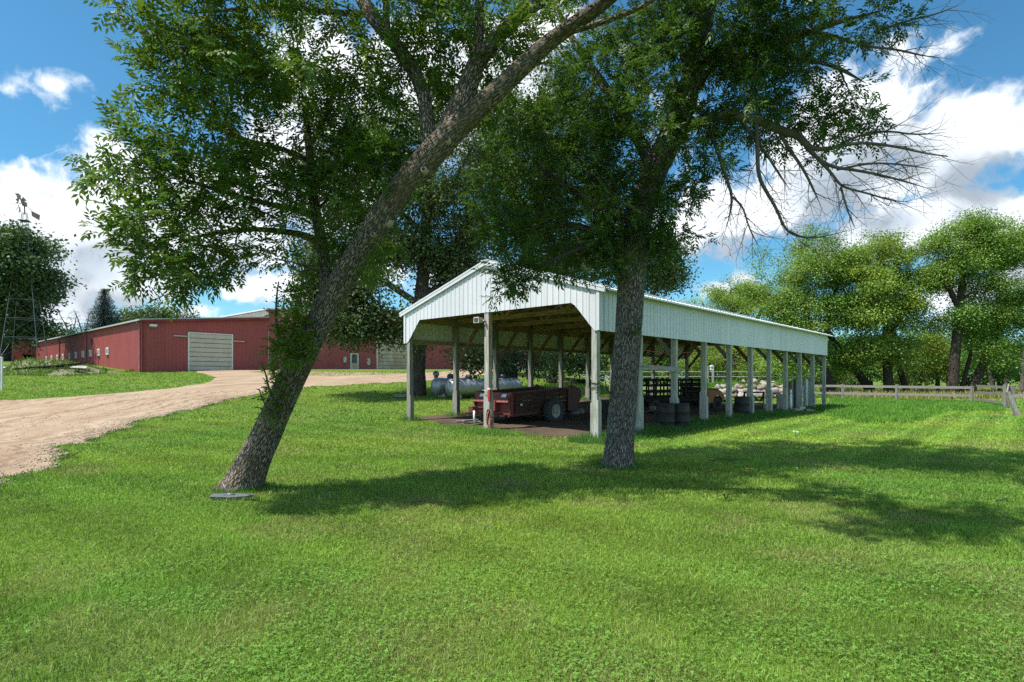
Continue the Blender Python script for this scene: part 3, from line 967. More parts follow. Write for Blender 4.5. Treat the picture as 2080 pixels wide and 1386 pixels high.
# loose boards and logs near the tongue, pale stones by the far post
def place(n, label, cat, mb, mat, group=None, loc=None):
    return tag(mb.build(n, mat, None, loc), label, cat, group)
g = ground_pt(952, 862)
mb = MB()
for k, (a, dx, dy, l) in enumerate(((.5, 0, 0, .9), (.9, .1, .25, .8), (.2, -.1, .4, .7), (.65, .05, .1, .6))):
    c, s = math.cos(a) * l / 2, math.sin(a) * l / 2
    mb.beam((g[0] + dx - c, g[1] + dy - s, .05 + .05 * k), (g[0] + dx + c, g[1] + dy + s, .06 + .05 * k), .16, .045)
place('scrap_boards', 'small heap of broken grey boards beside the spreader tongue', 'boards', mb, M['grey_wood_x'], None, (g[0], g[1], 0))
for k, (px, py) in enumerate(((1166, 841), (1179, 840))):
    g = ground_pt(px, py)
    mb = MB(); rot = rotz(.5 - k) @ roty(R(78))
    mb.lathe([(.001, -.15), (.19, -.14), (.205, -.1), (.205, .1), (.19, .14), (.001, .15)], (g[0], g[1], .21), 20, rot)
    place('log_round', ('cut log round on the dirt floor nearer the red spreader wheel', 'cut log round on the dirt floor behind its twin, nearer the far posts')[k], 'log', mb, M['log'], 'log rounds under the shed', (g[0], g[1], 0))


# ------------------------------------------------------------------ drums
def drum(px, py, label, mat='drum'):
    g = ground_pt(px, py)
    r = .292
    prof = [(.001, .85), (r - .03, .85), (r - .028, .875), (r, .88), (r + .006, .87), (r, .855)]
    for z in (.60, .30):
        prof += [(r, z + .05), (r + .014, z + .025), (r + .014, z - .0), (r, z - .03)]
    prof += [(r, .02), (r + .006, .01), (r, 0), (.001, 0)]
    root = thing('oil_drum', label, 'drum', (g[0], g[1], float(gz(*g)) - .06), px * .1, 'black oil drums')
    mb = MB(); mb.lathe(prof[::-1], (0, 0, 0), 36); mb.build('drum_body', M[mat], root)
    mb = MB(); mb.lathe([(.001, .012), (.03, .012), (.035, 0)], (.17, 0, .85), 10); mb.build('bung', M['galv'], root); mb = MB(); mb.lathe([(.001, .012), (.018, .012), (.02, 0)], (-.18, .02, .85), 10); mb.build('bung', M['galv'], root)
    return root
drum(1352, 872, 'scuffed black oil drum left of the third post on the shed right side')
drum(1381, 871, 'scuffed black oil drum partly behind the third post on the shed right side')
drum(1507, 847, 'black oil drum by the gate frame, between the fifth and sixth posts')


# ------------------------------------------------------------------ stake truck (old orange front, dark stake bed)
def make_truck():
    a = np.array([6.15, 25.6]); b = np.array([10.75, 28.4]); ax = (b - a) / np.linalg.norm(b - a); L = np.linalg.norm(b - a)
    root = thing('stake_truck', 'old low truck with orange hood and dark stake bed under the shed', 'truck', (a[0], a[1], 0), math.atan2(ax[1], ax[0]))
    Wd = 1.6
    mb = MB(); mb.beam((0, Wd / 2, .74), (L - 1.25, Wd / 2, .74), Wd, .12); mb.beam((0, .05, .62), (L - 1.2, .05, .62), .08, .14); mb.beam((0, Wd - .05, .62), (L - 1.2, Wd - .05, .62), .08, .14)
    mb.box((L * .38, Wd / 2, .5), (L * .7, .8, .16))
    mb.build('bed', M['dark_wood'], root)
    for yy in (.0, Wd):
        mb = MB()
        for z in (1.02, 1.30, 1.56):
            mb.beam((.02, yy, z), (L - 1.3, yy, z), .03, .10)
        for k in range(9):
            x = .08 + k * (L - 1.5) / 8
            mb.beam((x, yy - .03, .72), (x, yy - .03, 1.64), .07, .04, (0, 1, 0))
        mb.build('stake_side', M['dark_wood'], root)
    mb = MB()
    for z in (.95, 1.15, 1.35, 1.56):
        mb.beam((L - 1.32, 0, z), (L - 1.32, Wd, z), .03, .12)
    for y in (.03, .5, 1.0, 1.57):
        mb.beam((L - 1.28, y, .72), (L - 1.28, y, 1.64), .05, .06, (1, 0, 0))
    mb.build('head_board', M['dark_wood'], root)
    # rounded hood and fenders
    mb = MB()
    n = 12
    prof = []
    for t in np.linspace(0, 1, n):
        x = L - 1.25 + t * 1.22
        z = 1.16 - .04 * t - .30 * max(0, (t - .72) / .28) ** 2
        prof.append((x, z))
    ys = np.linspace(-.02, Wd + .02, 13)
    V = []
    for (x, z) in prof:
        for y in ys:
            e = abs(y - Wd / 2) / (Wd / 2)
            V.append((x, y, z - .10 * max(0, (e - .65) / .35) ** 2))
    m = len(ys)
    F = [(i * m + j, (i + 1) * m + j, (i + 1) * m + j + 1, i * m + j + 1) for i in range(n - 1) for j in range(m - 1)]
    mb.add(V, F, True)
    for yy, o in ((-.02, 1), (Wd + .02, -1)):
        top = [(x, z - .10) for x, z in prof]
        arch = [(L - .52 + .36 * math.cos(q), .42 + .36 * math.sin(q)) for q in np.linspace(.05, math.pi - .05, 12)]
        out = [(L - 1.25, .42)] + [(L - 1.25, 1.06)] + top[1:] + [(L - .02, .55)] + arch
        mb.prism(out, .03, ((0, yy, 0), (1, 0, 0), (0, 0, 1), (0, o, 0)))
    mb.prism([(0, .5), (Wd, .5), (Wd, .74), (0, .74)], .03, ((L - .06, 0, 0), (0, 1, 0), (0, 0, 1), (1, 0, 0)))
    hood = mb.build('hood', M['orange'], root)
    for y in (.2, Wd - .2):
        mb = MB(); mb.lathe([(.001, .03), (.06, .025), (.085, 0), (.085, -.03)], (L, y, .66), 18, roty(R(90))); mb.build('headlight', M['white_paint'], hood)
    mb = MB(); mb.beam((L + .06, -.06, .50), (L + .06, Wd + .06, .50), .07, .13); mb.build('bumper', M['iron'], root)
    for x in (L - .52,):
        for yy in (.08, Wd - .08):
            wheel(root, (x, yy, .34), 0, .34, .2, .17, 'iron')
    for yy in (.1, Wd - .1):
        wheel(root, (.62, yy, .33), 0, .33, .2, .17, 'iron')
    return root
make_truck()
# small two-wheel dolly in front of the truck's tail
g = ground_pt(1327, 840)
cart = thing('hand_cart', 'small cart with a pale wheel standing beside the black drums', 'cart', (g[0], g[1], 0), .5)
wheel(cart, (0, -.25, .19), 0, .19, .1, .12, 'white_paint'); wheel(cart, (0, .35, .19), 0, .19, .1, .12, 'white_paint')
mb = MB(); mb.box((.25, .05, .30), (.95, .5, .05)); mb.beam((.7, .05, .30), (1.25, .05, .42), .05, .05); mb.build('deck', M['brown_wood'], cart)
mb = MB(); mb.box((.45, .0, .45), (.3, .28, .26)); mb.box((.1, .05, .40), (.2, .3, .16)); mb.build('crate', M['grey_wood_x'], cart)


# ------------------------------------------------------------------ lumber at the far end of the shed
def make_gate():
    g0 = ground_pt(1512, 838); g1 = ground_pt(1578, 836)
    g1 = g0 + (g1 - g0) / np.linalg.norm(g1 - g0) * 1.75
    d = (g1 - g0) / 1.75
    root = thing('wooden_gate', 'brown timber gate with a diagonal brace standing near the shed end', 'gate', (g0[0], g0[1], 0), math.atan2(d[1], d[0]))
    mb = MB()
    mb.beam((0, 0, 0), (0, 0, 1.02), .07, .06, (0, 1, 0)); mb.beam((1.75, 0, 0), (1.75, 0, 1.0), .07, .06, (0, 1, 0)); mb.beam((-.03, 0, .99), (1.8, 0, .97), .05, .07)
    mb.build('gate_frame', M['dark_wood'], root)
    mb = MB(); mb.beam((.5, -.05, .95), (1.1, -.05, .60), .04, .09); mb.beam((1.3, -.05, .55), (1.75, -.05, .92), .04, .09); mb.build('diagonal_brace', M['dark_wood'], root)
    for z in (.62, .46, .12):
        mb = MB(); mb.beam((.3, -.05, z), (1.7, -.05, z - .02), .035, .10); mb.build('rail', M['brown_wood'], root)
    for x in (.45, 1.6):
        mb = MB(); mb.beam((x, -.1, .05), (x, -.1, .66), .09, .03, (0, 1, 0)); mb.build('upright', M['grey_wood'], root)
    return root
make_gate()
def plank_panel(pxs, py, h, name, label, mats, gap=.01, lean=.0, seed=1, w=.13):
    g0 = ground_pt(pxs[0], py); g1 = ground_pt(pxs[1], py)
    L = np.linalg.norm(g1 - g0); d = (g1 - g0) / L
    root = thing(name, label, 'board panel', (g0[0], g0[1], 0), math.atan2(d[1], d[0]))
    r = random.Random(seed); x = 0; k = 0
    while x < L:
        ww = w * r.uniform(.8, 1.15); hh = h * r.uniform(.93, 1.04)
        mb = MB(); mb.box((x + ww / 2, r.uniform(-.01, .01), hh / 2 - .04), (ww - gap, .03, hh)); mb.build('board', M[mats[k % len(mats)]], root)
        x += ww; k += 1
    for zz in (.3, h * .82):
        mb = MB(); mb.beam((0, .04, zz), (L, .04, zz), .04, .09); mb.build('batten', M['brown_wood'], root)
    return root
plank_panel((1577, 1592), 836, .95, 'plank_panel', 'grey upright weathered boards just right of the timber gate', ['grey_wood'], seed=2)
plank_panel((1598, 1626), 832, 1.55, 'plank_panel', 'tall grey board panel with a navy board at the shed end', ['grey_wood', 'brown_wood', 'grey_wood', 'navy', 'grey_wood', 'teal'], seed=3)
plank_panel((1632, 1648), 831, 1.6, 'plank_panel', 'pale teal and white slatted panel at the shed far corner', ['teal', 'white_paint', 'teal', 'white_paint', 'navy'], seed=5, w=.12)
g = ground_pt(1606, 838)
mb = MB(); mb.tube([(g[0], g[1], -.05), (g[0], g[1], .85)], .07, 14); mb.tube([(g[0], g[1], .8), (g[0], g[1], 1.1)], .05, 12)
place('white_pipe', 'short white pipe standing upright before the grey board panel', 'pipe', mb, M['white_paint'], None, (g[0], g[1], 0))
g = ground_pt(1618, 839)
mb = MB(); mb.box((g[0], g[1], .1), (.5, .3, .2), rotz(.4)); mb.box((g[0] + .7, g[1] + .1, .08), (.55, .25, .14), rotz(.9) @ rotx(.1)); mb.box((g[0] + .3, g[1] + .2, .24), (.3, .3, .1), rotz(.2))
place('concrete_blocks', 'few pale concrete blocks lying at the foot of the board panels', 'blocks', mb, M['concrete'], None, (g[0], g[1], 0))


# ------------------------------------------------------------------ propane tanks, vent pipe, stub post
def propane(px, py, Ln, ang, label, r=.46):
    g = ground_pt(px, py); z = float(gz(*g))
    root = thing('propane_tank', label, 'tank', (g[0], g[1], z), ang, 'silver propane tanks behind the shed')
    prof = [(.001, -Ln / 2 - .24)]
    for t in np.linspace(.15, 1, 8):
        prof.append((r * math.sin(t * math.pi / 2), -Ln / 2 - .24 * math.cos(t * math.pi / 2)))
    prof += [(p[0], -p[1]) for p in prof[::-1]]
    mb = MB(); mb.lathe(prof, (0, 0, r + .10), 36, roty(R(90))); mb.build('shell', M['tank'], root)
    mb = MB(); mb.lathe([(.001, .22), (.1, .21), (.17, .16), (.19, .08), (.19, -.03)], (0, 0, 2 * r + .10), 20); mb.build('dome', M['tank_dome'], root)
    for x in (-Ln * .32, Ln * .32):
        mb = MB(); mb.prism([(-r * .7, 0), (r * .7, 0), (r * .62, .25), (0, .12), (-r * .62, .25)], .12, ((x - .06, 0, 0), (0, 1, 0), (0, 0, 1), (1, 0, 0))); mb.build('saddle', M['concrete'], root)
    return root
propane(915, 806, 1.7, .62, 'silver propane tank set farthest left behind the shed')
propane(952, 809, 2.1, .60, 'large silver propane tank behind the second left post of the shed')
propane(1021, 807, 1.7, .58, 'silver propane tank half hidden behind the red spreader')
g = ground_pt(886, 797); z = float(gz(*g))
D = g[1]; s = D / FPX
vp = thing('vent_pipe', 'dark upright vent pipe with a round pale cowl beside the tanks', 'pipe', (g[0], g[1], z))
mb = MB(); mb.tube([(0, 0, -.1), (0, 0, 34 * s)], 4 * s, 14); mb.build('stack', M['tank_dome'], vp)
mb = MB(); mb.lathe([(5.6 * s, -.12), (6.2 * s, -.08), (6.2 * s, .12), (5.0 * s, .13), (4.6 * s, .02), (.001, .01)], (0, 0, 37 * s), 20, rotx(R(80))); mb.build('cowl', M['lamp'], vp)
g = ground_pt(965, 797); z = float(gz(*g))
mb = MB(); mb.beam((g[0], g[1], z - .1), (g[0], g[1], z + 1.0), .2, .2, (0, 1, 0))
place('stub_post', 'short dark brown post standing behind the propane tanks', 'post', mb, M['brown_wood'], None, (g[0], g[1], z))
g0 = ground_pt(1050, 765); g1 = ground_pt(1200, 783)
mb = MB()
a = np.array([g0[0], g0[1], float(gz(*g0)) + .18]); b = np.array([g1[0], g1[1], float(gz(*g1)) + .22])
mb.beam(a, b, .2, .28)
place('timber_edging', 'long dark timber edging running along the grass beyond the shed', 'timber', mb, M['dark_wood'])
# small brick-coloured slab at the foot of the oak left of the shed
g = ground_pt(822, 806); z = float(gz(*g))
mb = MB(); r_ = random.Random(4)
for k in range(9):
    mb.box((g[0] + r_.uniform(-.35, .35), g[1] + r_.uniform(-.6, .5), z + .03 + .03 * (k % 3)), (r_.uniform(.3, .6), r_.uniform(.2, .4), .06), rotz(r_.uniform(0, 3)))
place('paving_slabs', 'loose tan paving slabs in the grass beside the left oak trunk', 'slabs', mb, M['stone'], None, (g[0], g[1], z))

# ------------------------------------------------------------------ red barn: long low wing and taller front
BZ = 1.9
BA = math.atan2(bU[1], bU[0])               # local x along the front, local -y outwards (towards the yard)
def make_barn():
    wing = thing('barn_wing', 'long low red steel barn wing with a row of small white windows', 'barn', (bC[0], bC[1], BZ), BA)
    EA = 6.82 - BZ
    Lw = 52.0; Wf = 11.36
    SLA = .098
    mb = MB(); ribwall(mb, (0, 0, 0), (1, 0, 0), (0, -1, 0), 0, Wf, lambda s: 0, lambda s: EA + SLA * s, .30, .025); mb.build('front_wall', M['barn_red'], wing)
    mb = MB(); ribwall(mb, (0, 0, 0), (0, 1, 0), (-1, 0, 0), 0, Lw, lambda s: 0, lambda s: EA - .02, .30, .025); mb.build('side_wall', M['barn_red'], wing)
    mb = MB(); ribwall(mb, (0, Lw, 0), (1, 0, 0), (0, 1, 0), 0, Wf, lambda s: 0, lambda s: EA + SLA * s, .3, .025); mb.build('rear_wall', M['barn_red'], wing)
    mb = MB()
    mb.prism([(-.24, EA - .01), (Wf, EA + .02 + SLA * Wf), (Wf, EA + .12 + SLA * Wf), (-.24, EA + .09)], Lw + .6, ((0, -.3, 0), (1, 0, 0), (0, 0, 1), (0, 1, 0)))
    mb.build('roof', M['barn_grey'], wing)
    mb = MB(); mb.prism([(-.24, EA - .22), (Wf, EA - .22 + SLA * Wf), (Wf, EA + .01 + SLA * Wf), (-.24, EA - .02)], .06, ((0, -.30, 0), (1, 0, 0), (0, 0, 1), (0, 1, 0))); mb.build('rake_trim', M['barn_trim'], wing)
    mb = MB(); mb.beam((-.30, -.3, EA + .0), (-.30, Lw + .3, EA + .0), .13, .14); mb.build('gutter', M['barn_grey'], wing)
    mb = MB(); mb.box((-.02, -.03, EA / 2 - .1), (.2, .12, EA - .2)); mb.build('corner_trim', M['barn_trim'], wing)
    for t in (.55, 19.7, 33.5):
        mb = MB(); mb.tube([(-.30, t, EA - .08), (-.26, t, EA - .25), (-.10, t, EA - .45), (-.09, t, EA - .9), (-.09, t, .25), (-.25, t, .12)], .06, 8); mb.build('downspout', M['spout'], wing)
    for k in range(10):
        t = 11.2 + 3.38 * k; z = 4.38 - BZ - .015 * k
        mb = MB()
        for dz in (-.32, .32):
            mb.box((-.05, t, z + dz), (.09, .84, .14))
        for dy in (-.35, .35):
            mb.box((-.05, t + dy, z), (.088, .14, .50))
        mb.box((-.055, t, z), (.05, .05, .54))
        f = mb.build('window', M['white_paint'], wing)
        mb = MB(); mb.box((-.035, t, z), (.02, .60, .56)); mb.build('pane', M['dark_glass'], f)
        mb = MB(); mb.box((-.10, t, z - .37), (.16, .78, .05)); mb.build('sill', M['barn_trim'], f)
    mb = MB(); mb.box((-.06, 33.1, .85), (.14, 1.9, 1.9)); mb.build('concrete_footing', M['concrete'], wing)
    mb = MB(); mb.box((-.04, 17.5, EA - 1.2), (.06, .35, .75)); mb.build('vent', M['iron'], wing)
    # overhead door with section lines, frame, header tracks
    def door(root, s0, s1, z1, mat, name, secs=9, z0=.02):
        mb = MB(); h = (z1 - z0) / secs
        for k in range(secs):
            mb.box(((s0 + s1) / 2, -.045 - .012 * (k % 2), z0 + h * (k + .5)), (s1 - s0, .05, h - .05))
        mb.box(((s0 + s1) / 2, -.028, (z0 + z1) / 2), (s1 - s0 - .02, .02, z1 - z0 - .02), mi=1)
        d = mb.build(name, [M[mat], M['iron']], root)
        mb = MB()
        for s in (s0 - .06, s1 + .06):
            mb.box((s, -.06, z1 / 2 + .05), (.12, .13, z1 + .1))
        mb.box(((s0 + s1) / 2, -.06, z1 + .05), (s1 - s0, .128, .10))
        mb.build('door_frame', M['white_paint'], d)
        return d
    door(wing, 3.78, 7.62, 3.98, 'beige', 'overhead_door')
    for s0, s1, z in ((2.45, 3.70, 3.66), (7.74, 8.85, 3.42)):
        mb = MB(); mb.beam((s0, -.10, z), (s1, -.10, z), .12, .10); mb.build('door_track', M['barn_grey'], wing)
    lamp = thing('wall_light', 'white wall pack light near the corner of the low barn wing', 'light', (bC[0] + bU[0] * .75 + bN[0] * .08, bC[1] + bU[1] * .75 + bN[1] * .08, BZ + EA - .30), BA)
    mb = MB(); mb.prism([(0, 0), (.24, -.04), (.30, -.22), (0, -.28)], .55, ((-.27, 0, .0), (0, -1, 0), (0, 0, 1), (1, 0, 0))); mb.build('lamp_housing', M['white_paint'], lamp)
    mb = MB(); mb.box((0, -.16, -.275), (.42, .2, .03), rotx(-.1)); mb.build('lens', M['lamp'], lamp)

    # taller building flush with the wing
    hall_o = bC + bU * Wf
    hall = thing('barn_hall', 'tall red steel barn hall with low gable roof and beige doors', 'barn', (hall_o[0], hall_o[1], BZ), BA)
    Wh = 46.0; EH = 8.75 - BZ; RP = 23.0; SLH = .085; Lh = 46
    top = lambda s: EH + SLH * (s if s < RP else 2 * RP - s)
    mb = MB(); ribwall(mb, (0, -.04, 0), (1, 0, 0), (0, -1, 0), 0, Wh, lambda s: 0, top, .30, .025); mb.build('front_wall', M['barn_red'], hall)
    mb = MB(); ribwall(mb, (0, 0, 0), (0, 1, 0), (-1, 0, 0), .0, Lh, lambda s: 0, lambda s: EH - .02, .30, .025); mb.build('side_wall', M['beige'], hall)
    mb = MB(); ribwall(mb, (Wh, 0, 0), (0, 1, 0), (1, 0, 0), 0, Lh, lambda s: 0, lambda s: EH - .02, .30, .025); mb.build('side_wall', M['barn_red'], hall)
    for a, b in ((-.35, RP), (Wh + .35, RP)):
        sl = SLH * (1 if a < RP else -1)
        za = EH + (SLH * -.35); zb_ = EH + SLH * RP
        mb = MB(); mb.prism([(a, za), (b, zb_), (b, zb_ + .12), (a, za + .12)] if a < b else [(b, zb_), (a, za), (a, za + .12), (b, zb_ + .12)], Lh + .4, ((0, -.25, .03), (1, 0, 0), (0, 0, 1), (0, 1, 0))); mb.build('roof', M['white_metal'], hall)
        mb = MB(); q = [(a, za - .22), (b, zb_ - .22), (b, zb_ + .02), (a, za + .02)] if a < b else [(b, zb_ - .22), (a, za - .22), (a, za + .02), (b, zb_ + .02)]
        mb.prism(q, .06, ((0, -.28, 0), (1, 0, 0), (0, 0, 1), (0, 1, 0))); mb.build('rake_trim', M['barn_trim'], hall)
    def hs(px):        # along-front distance of a photo column, in the hall's frame
        k = (px - 1040) / FPX
        s = (k * bC[1] - bC[0]) / (bU[0] - k * bU[1])
        return s - Wf
    def hz(px, py):
        s = hs(px) + Wf; Y = bC[1] + bU[1] * s
        return EYE - (py - HZ) / FPX * Y - BZ
    d = door(hall, hs(766), hs(834), hz(790, 684), 'rust_beige', 'overhead_door', 10, hz(790, 757))
    d = door(hall, hs(1049), hs(1065), hz(1057, 728), 'rust_beige', 'overhead_door', 8, hz(1057, 760))
    mb = MB(); mb.box(((hs(1049) + hs(1065)) / 2, -.13, hz(1057, 756)), (hs(1065) - hs(1049) - .1, .05, .8)); mb.build('lower_panel', M['white_paint'], d)
    mb = MB(); mb.beam((hs(745), -.16, hz(790, 680)), (hs(834), -.16, hz(790, 681)), .12, .10); mb.build('door_track', M['barn_trim'], hall)
    # walk door
    s0, s1 = hs(711.5), hs(726); zt = hz(719, 719); zb = hz(719, 757.5)
    mb = MB()
    for s in (s0, s1):
        mb.box((s, -.10, (zb + zt) / 2), (.10, .12, zt - zb))
    mb.box(((s0 + s1) / 2, -.10, zt + .0), (s1 - s0 - .1, .118, .10))
    d = mb.build('walk_door', M['white_paint'], hall)
    mb = MB(); mb.box(((s0 + s1) / 2, -.085, (zb + zt) / 2 - .05), (s1 - s0 - .1, .05, zt - zb - .1)); mb.build('leaf', M['rust_beige'], d)
    mb = MB(); mb.box(((s0 + s1) / 2, -.12, zt - .62), (s1 - s0 - .32, .03, .9)); mb.build('door_glass', M['dark_glass'], d)
    for px, py, w, h in ((699, 731, .35, .65), (747, 735, .4, .8)):
        mb = MB(); mb.box((hs(px), -.14, hz(px, py)), (w, .18, h)); mb.build('meter_box', M['lamp'], hall)

    # small red outbuilding at the far left
    o = at(92, 738, 84)
    ang = math.atan2(1.0, 1.3) * 0 + BA
    ob = thing('red_outbuilding', 'small dark red outbuilding with an open doorway beyond the windmill', 'outbuilding', (o[0], o[1], 2.6), BA)
    W2 = 12.0
    for (s0, s1) in ((-W2, -7.4), (-5.4, -2.6), (-1.2, 0)):
        mb = MB(); ribwall(mb, (0, 0, 0), (1, 0, 0), (0, -1, 0), s0, s1, lambda s: 0, lambda s: 3.6 + (s + W2) * .11, .3, .02); mb.build('front_wall', M['barn_red'], ob)
    for (s0, s1, z0) in ((-7.4, -5.4, 2.5), (-2.6, -1.2, 2.5)):
        mb = MB(); ribwall(mb, (0, 0, 0), (1, 0, 0), (0, -1, 0), s0, s1, lambda s: z0, lambda s: 3.6 + (s + W2) * .11, .3, .02); mb.build('lintel_panel', M['barn_red'], ob)
    mb = MB(); mb.box((-6.4, -.02, 1.25), (1.9, .08, 2.45)); mb.build('red_door', M['spr_bright'], ob)
    mb = MB(); ribwall(mb, (0, 0, 0), (0, 1, 0), (1, 0, 0), 0, 9, lambda s: 0, lambda s: 4.9, .3, .02); ribwall(mb, (-W2, 0, 0), (0, 1, 0), (-1, 0, 0), 0, 9, lambda s: 0, lambda s: 3.6, .3, .02); mb.box((-W2 / 2, 9, 1.9), (W2, .1, 3.7)); mb.build('rear_wall', M['barn_red'], ob)
    mb = MB(); mb.prism([(-W2 - .4, 3.58), (.3, 4.95), (.3, 5.1), (-W2 - .4, 3.73)], 10, ((0, -.5, 0), (1, 0, 0), (0, 0, 1), (0, 1, 0))); mb.build('roof', M['barn_grey'], ob)
make_barn()


# ------------------------------------------------------------------ windmill tower
def make_windmill():
    b0 = at(50, 735, 60); z0 = float(gz(b0[0], b0[1]))
    root = thing('windmill', 'tall lattice windmill tower with a broken wheel in front of the big tree', 'windmill', (b0[0], b0[1], z0), .42)
    top = EYE + (HZ - 432) / FPX * 60 - z0
    hb, ht = 1.6, .16
    def leg(ix, iy, z):
        k = hb + (ht - hb) * z / top
        return np.array([ix * k, iy * k, z])
    cn = [(-1, -1), (1, -1), (1, 1), (-1, 1)]
    for ix, iy in cn:
        mb = MB(); mb.beam(leg(ix, iy, -.2), leg(ix, iy, top), .045, .045); mb.build('leg', M['galv'], root)
    zs = [0.35, 2.6, 4.6, 6.6, 8.6, 10.4, 12.2, top - 1.6]
    for z in zs[1:]:
        mb = MB()
        for k in range(4):
            mb.beam(leg(*cn[k], z), leg(*cn[(k + 1) % 4], z), .035, .035)
        mb.build('girt', M['galv'], root)
    for za, zb in zip(zs[:-1], zs[1:]):
        mb = MB()
        for k in range(4):
            mb.beam(leg(*cn[k], za), leg(*cn[(k + 1) % 4], zb), .012, .012); mb.beam(leg(*cn[(k + 1) % 4], za), leg(*cn[k], zb), .012, .012)
        mb.build('cross_brace', M['galv'], root)
    mb = MB(); mb.box((0, 0, top - .9), (.9, .9, .06))
    mb.build('platform', M['brown_wood'], root)
    mb = MB(); mb.tube([(0, 0, top - .2), (0, 0, top + .75)], .06, 8); mb.box((0, 0, top + .9), (.3, .55, .4)); mb.build('gearbox', M['wheel_vane'], root)
    mb = MB(); r_ = random.Random(2)
    for k in range(11):
        t = .35 + k * .42
        if k in (4, 8):
            continue
        c, s = math.cos(t), math.sin(t)
        p0 = np.array([-.42, .45 * c, top + .95 + .45 * s]); p1 = np.array([-.42 + r_.uniform(-.25, .25), 1.0 * c, top + .95 + 1.0 * s])
        n = np.array([.75, -s * .6, c * .6])
        w0 = np.cross(nrm(p1 - p0), nrm(n))
        mb.add([p0 - w0 * .08, p0 + w0 * .08, p1 + w0 * .24, p1 - w0 * .24, p0 - w0 * .08 + n * .02, p0 + w0 * .08 + n * .02, p1 + w0 * .24 + n * .02, p1 - w0 * .24 + n * .02], [(0, 1, 2, 3), (7, 6, 5, 4), (0, 4, 5, 1), (1, 5, 6, 2), (2, 6, 7, 3), (3, 7, 4, 0)])
    mb.tube([(-.42, .5 * math.cos(t), top + .95 + .5 * math.sin(t)) for t in np.linspace(.2, 5.2, 18)], .025, 6)
    mb.tube([(0, 0, top + .95), (-.45, 0, top + .95)], .05, 8)
    mb.build('wheel', M['wheel_vane'], root)
    mb = MB(); mb.beam((.1, 0, top + .8), (.9, .05, top - .1), .04, .05)
    mb.prism([(0, 0), (.75, -.35), (.70, -.95), (.05, -.55)], .02, ((.55, .04, top + .25), (1, 0, 0), (0, 0, 1), (0, 1, 0)))
    mb.build('tail_vane', M['wheel_vane'], root)
make_windmill()

# rubble bank with boards beside the barn
g = ground_pt(62, 757)
r_ = np.random.RandomState(5)
o = np.array([g[0], g[1]])
xs = np.linspace(-5.0, 7.0, 40); ys = np.linspace(-3.5, 4, 26)
X, Y = np.meshgrid(xs, ys)
Zh = 1.0 * np.exp(-((X - .2) ** 2 / 7 + Y ** 2 / 4)) + .55 * np.exp(-((X - 3.6) ** 2 / 5 + (Y - .4) ** 2 / 3)) + .35 * (vnoise(X * 1.3, Y * 1.3, 7) - .4) * np.exp(-(X ** 2 / 26 + Y ** 2 / 7)) + .25 * (vnoise(X * 3.4, Y * 3.4, 8) - .5) * np.exp(-(X ** 2 / 18 + Y ** 2 / 5))
RUB = (X + o[0], Y + o[1], Zh - .06)
V = np.stack([X + o[0], Y + o[1], gz(X + o[0], Y + o[1]) + Zh - .06], -1).reshape(-1, 3)
i, j = np.meshgrid(np.arange(25), np.arange(39), indexing='ij'); a = (i * 40 + j).ravel()
ob = raw_mesh('rubble_bank', V, np.stack([a, a + 1, a + 41, a + 40], 1).ravel(), np.arange(len(a)) * 4, M['rubble'], smooth=True)
tag(ob, 'low bank of earth and rubble overgrown with weeds beside the barn', None, None, 'structure')
mb = MB(); z = float(gz(*o)) + .5
for (x0, y0, x1, y1, dz) in ((.5, -1.4, 4.6, -.2, .2), (1.5, -1.3, 5.2, -.6, .32), (.2, -1.9, 2.4, -1.2, .0)):
    mb.beam((o[0] + x0, o[1] + y0, z - .2 + dz * .3), (o[0] + x1, o[1] + y1, z + dz), .28, .09)
place('old_timbers', 'dark old timbers lying on the rubble bank', 'timbers', mb, M['dark_wood'])
mb = MB(); mb.prism([(0, 0), (1.5, -.2), (1.3, .3), (.2, .26)], .05, ((o[0] + 4.4, o[1] - 1.3, z - .12), (1, 0, 0), (0, .92, .38), (0, -.38, .92)))
place('metal_sheet', 'pale sheet of metal lying on the rubble by the barn wall', 'metal sheet', mb, M['concrete'])
mb = MB(); mb.prism([(0, 0), (1.5, .1), (1.6, .5), (.2, .45)], .12, ((o[0] - 2.0, o[1] - 2.2, z - .35), (1, 0, 0), (0, .9, .4), (0, -.4, .9)))
place('stone_slab', 'flat pale slab at the foot of the rubble bank', 'slab', mb, M['concrete'])
# post with a dark panel, cut by the left edge of the photo
p = at(-3, 770, 34)
sg = thing('yard_sign', 'white framed dark sign standing in the grass at the left edge', 'sign', (p[0], p[1], float(gz(p[0], p[1]))), .1)
hh = (788 - 722) / FPX * 34
mb = MB()
for x in (-.95, .18):
    mb.beam((x, 0, -.1), (x, 0, hh), .09, .09, (0, 1, 0))
mb.beam((-1.0, 0, hh), (.23, 0, hh), .1, .1)
mb.build('frame', M['white_paint'], sg)
for zc in (hh * .75, hh * .38):
    mb = MB(); mb.box((-.38, 0, zc), (1.05, .04, hh * .28)); mb.build('panel', M['navy'], sg)


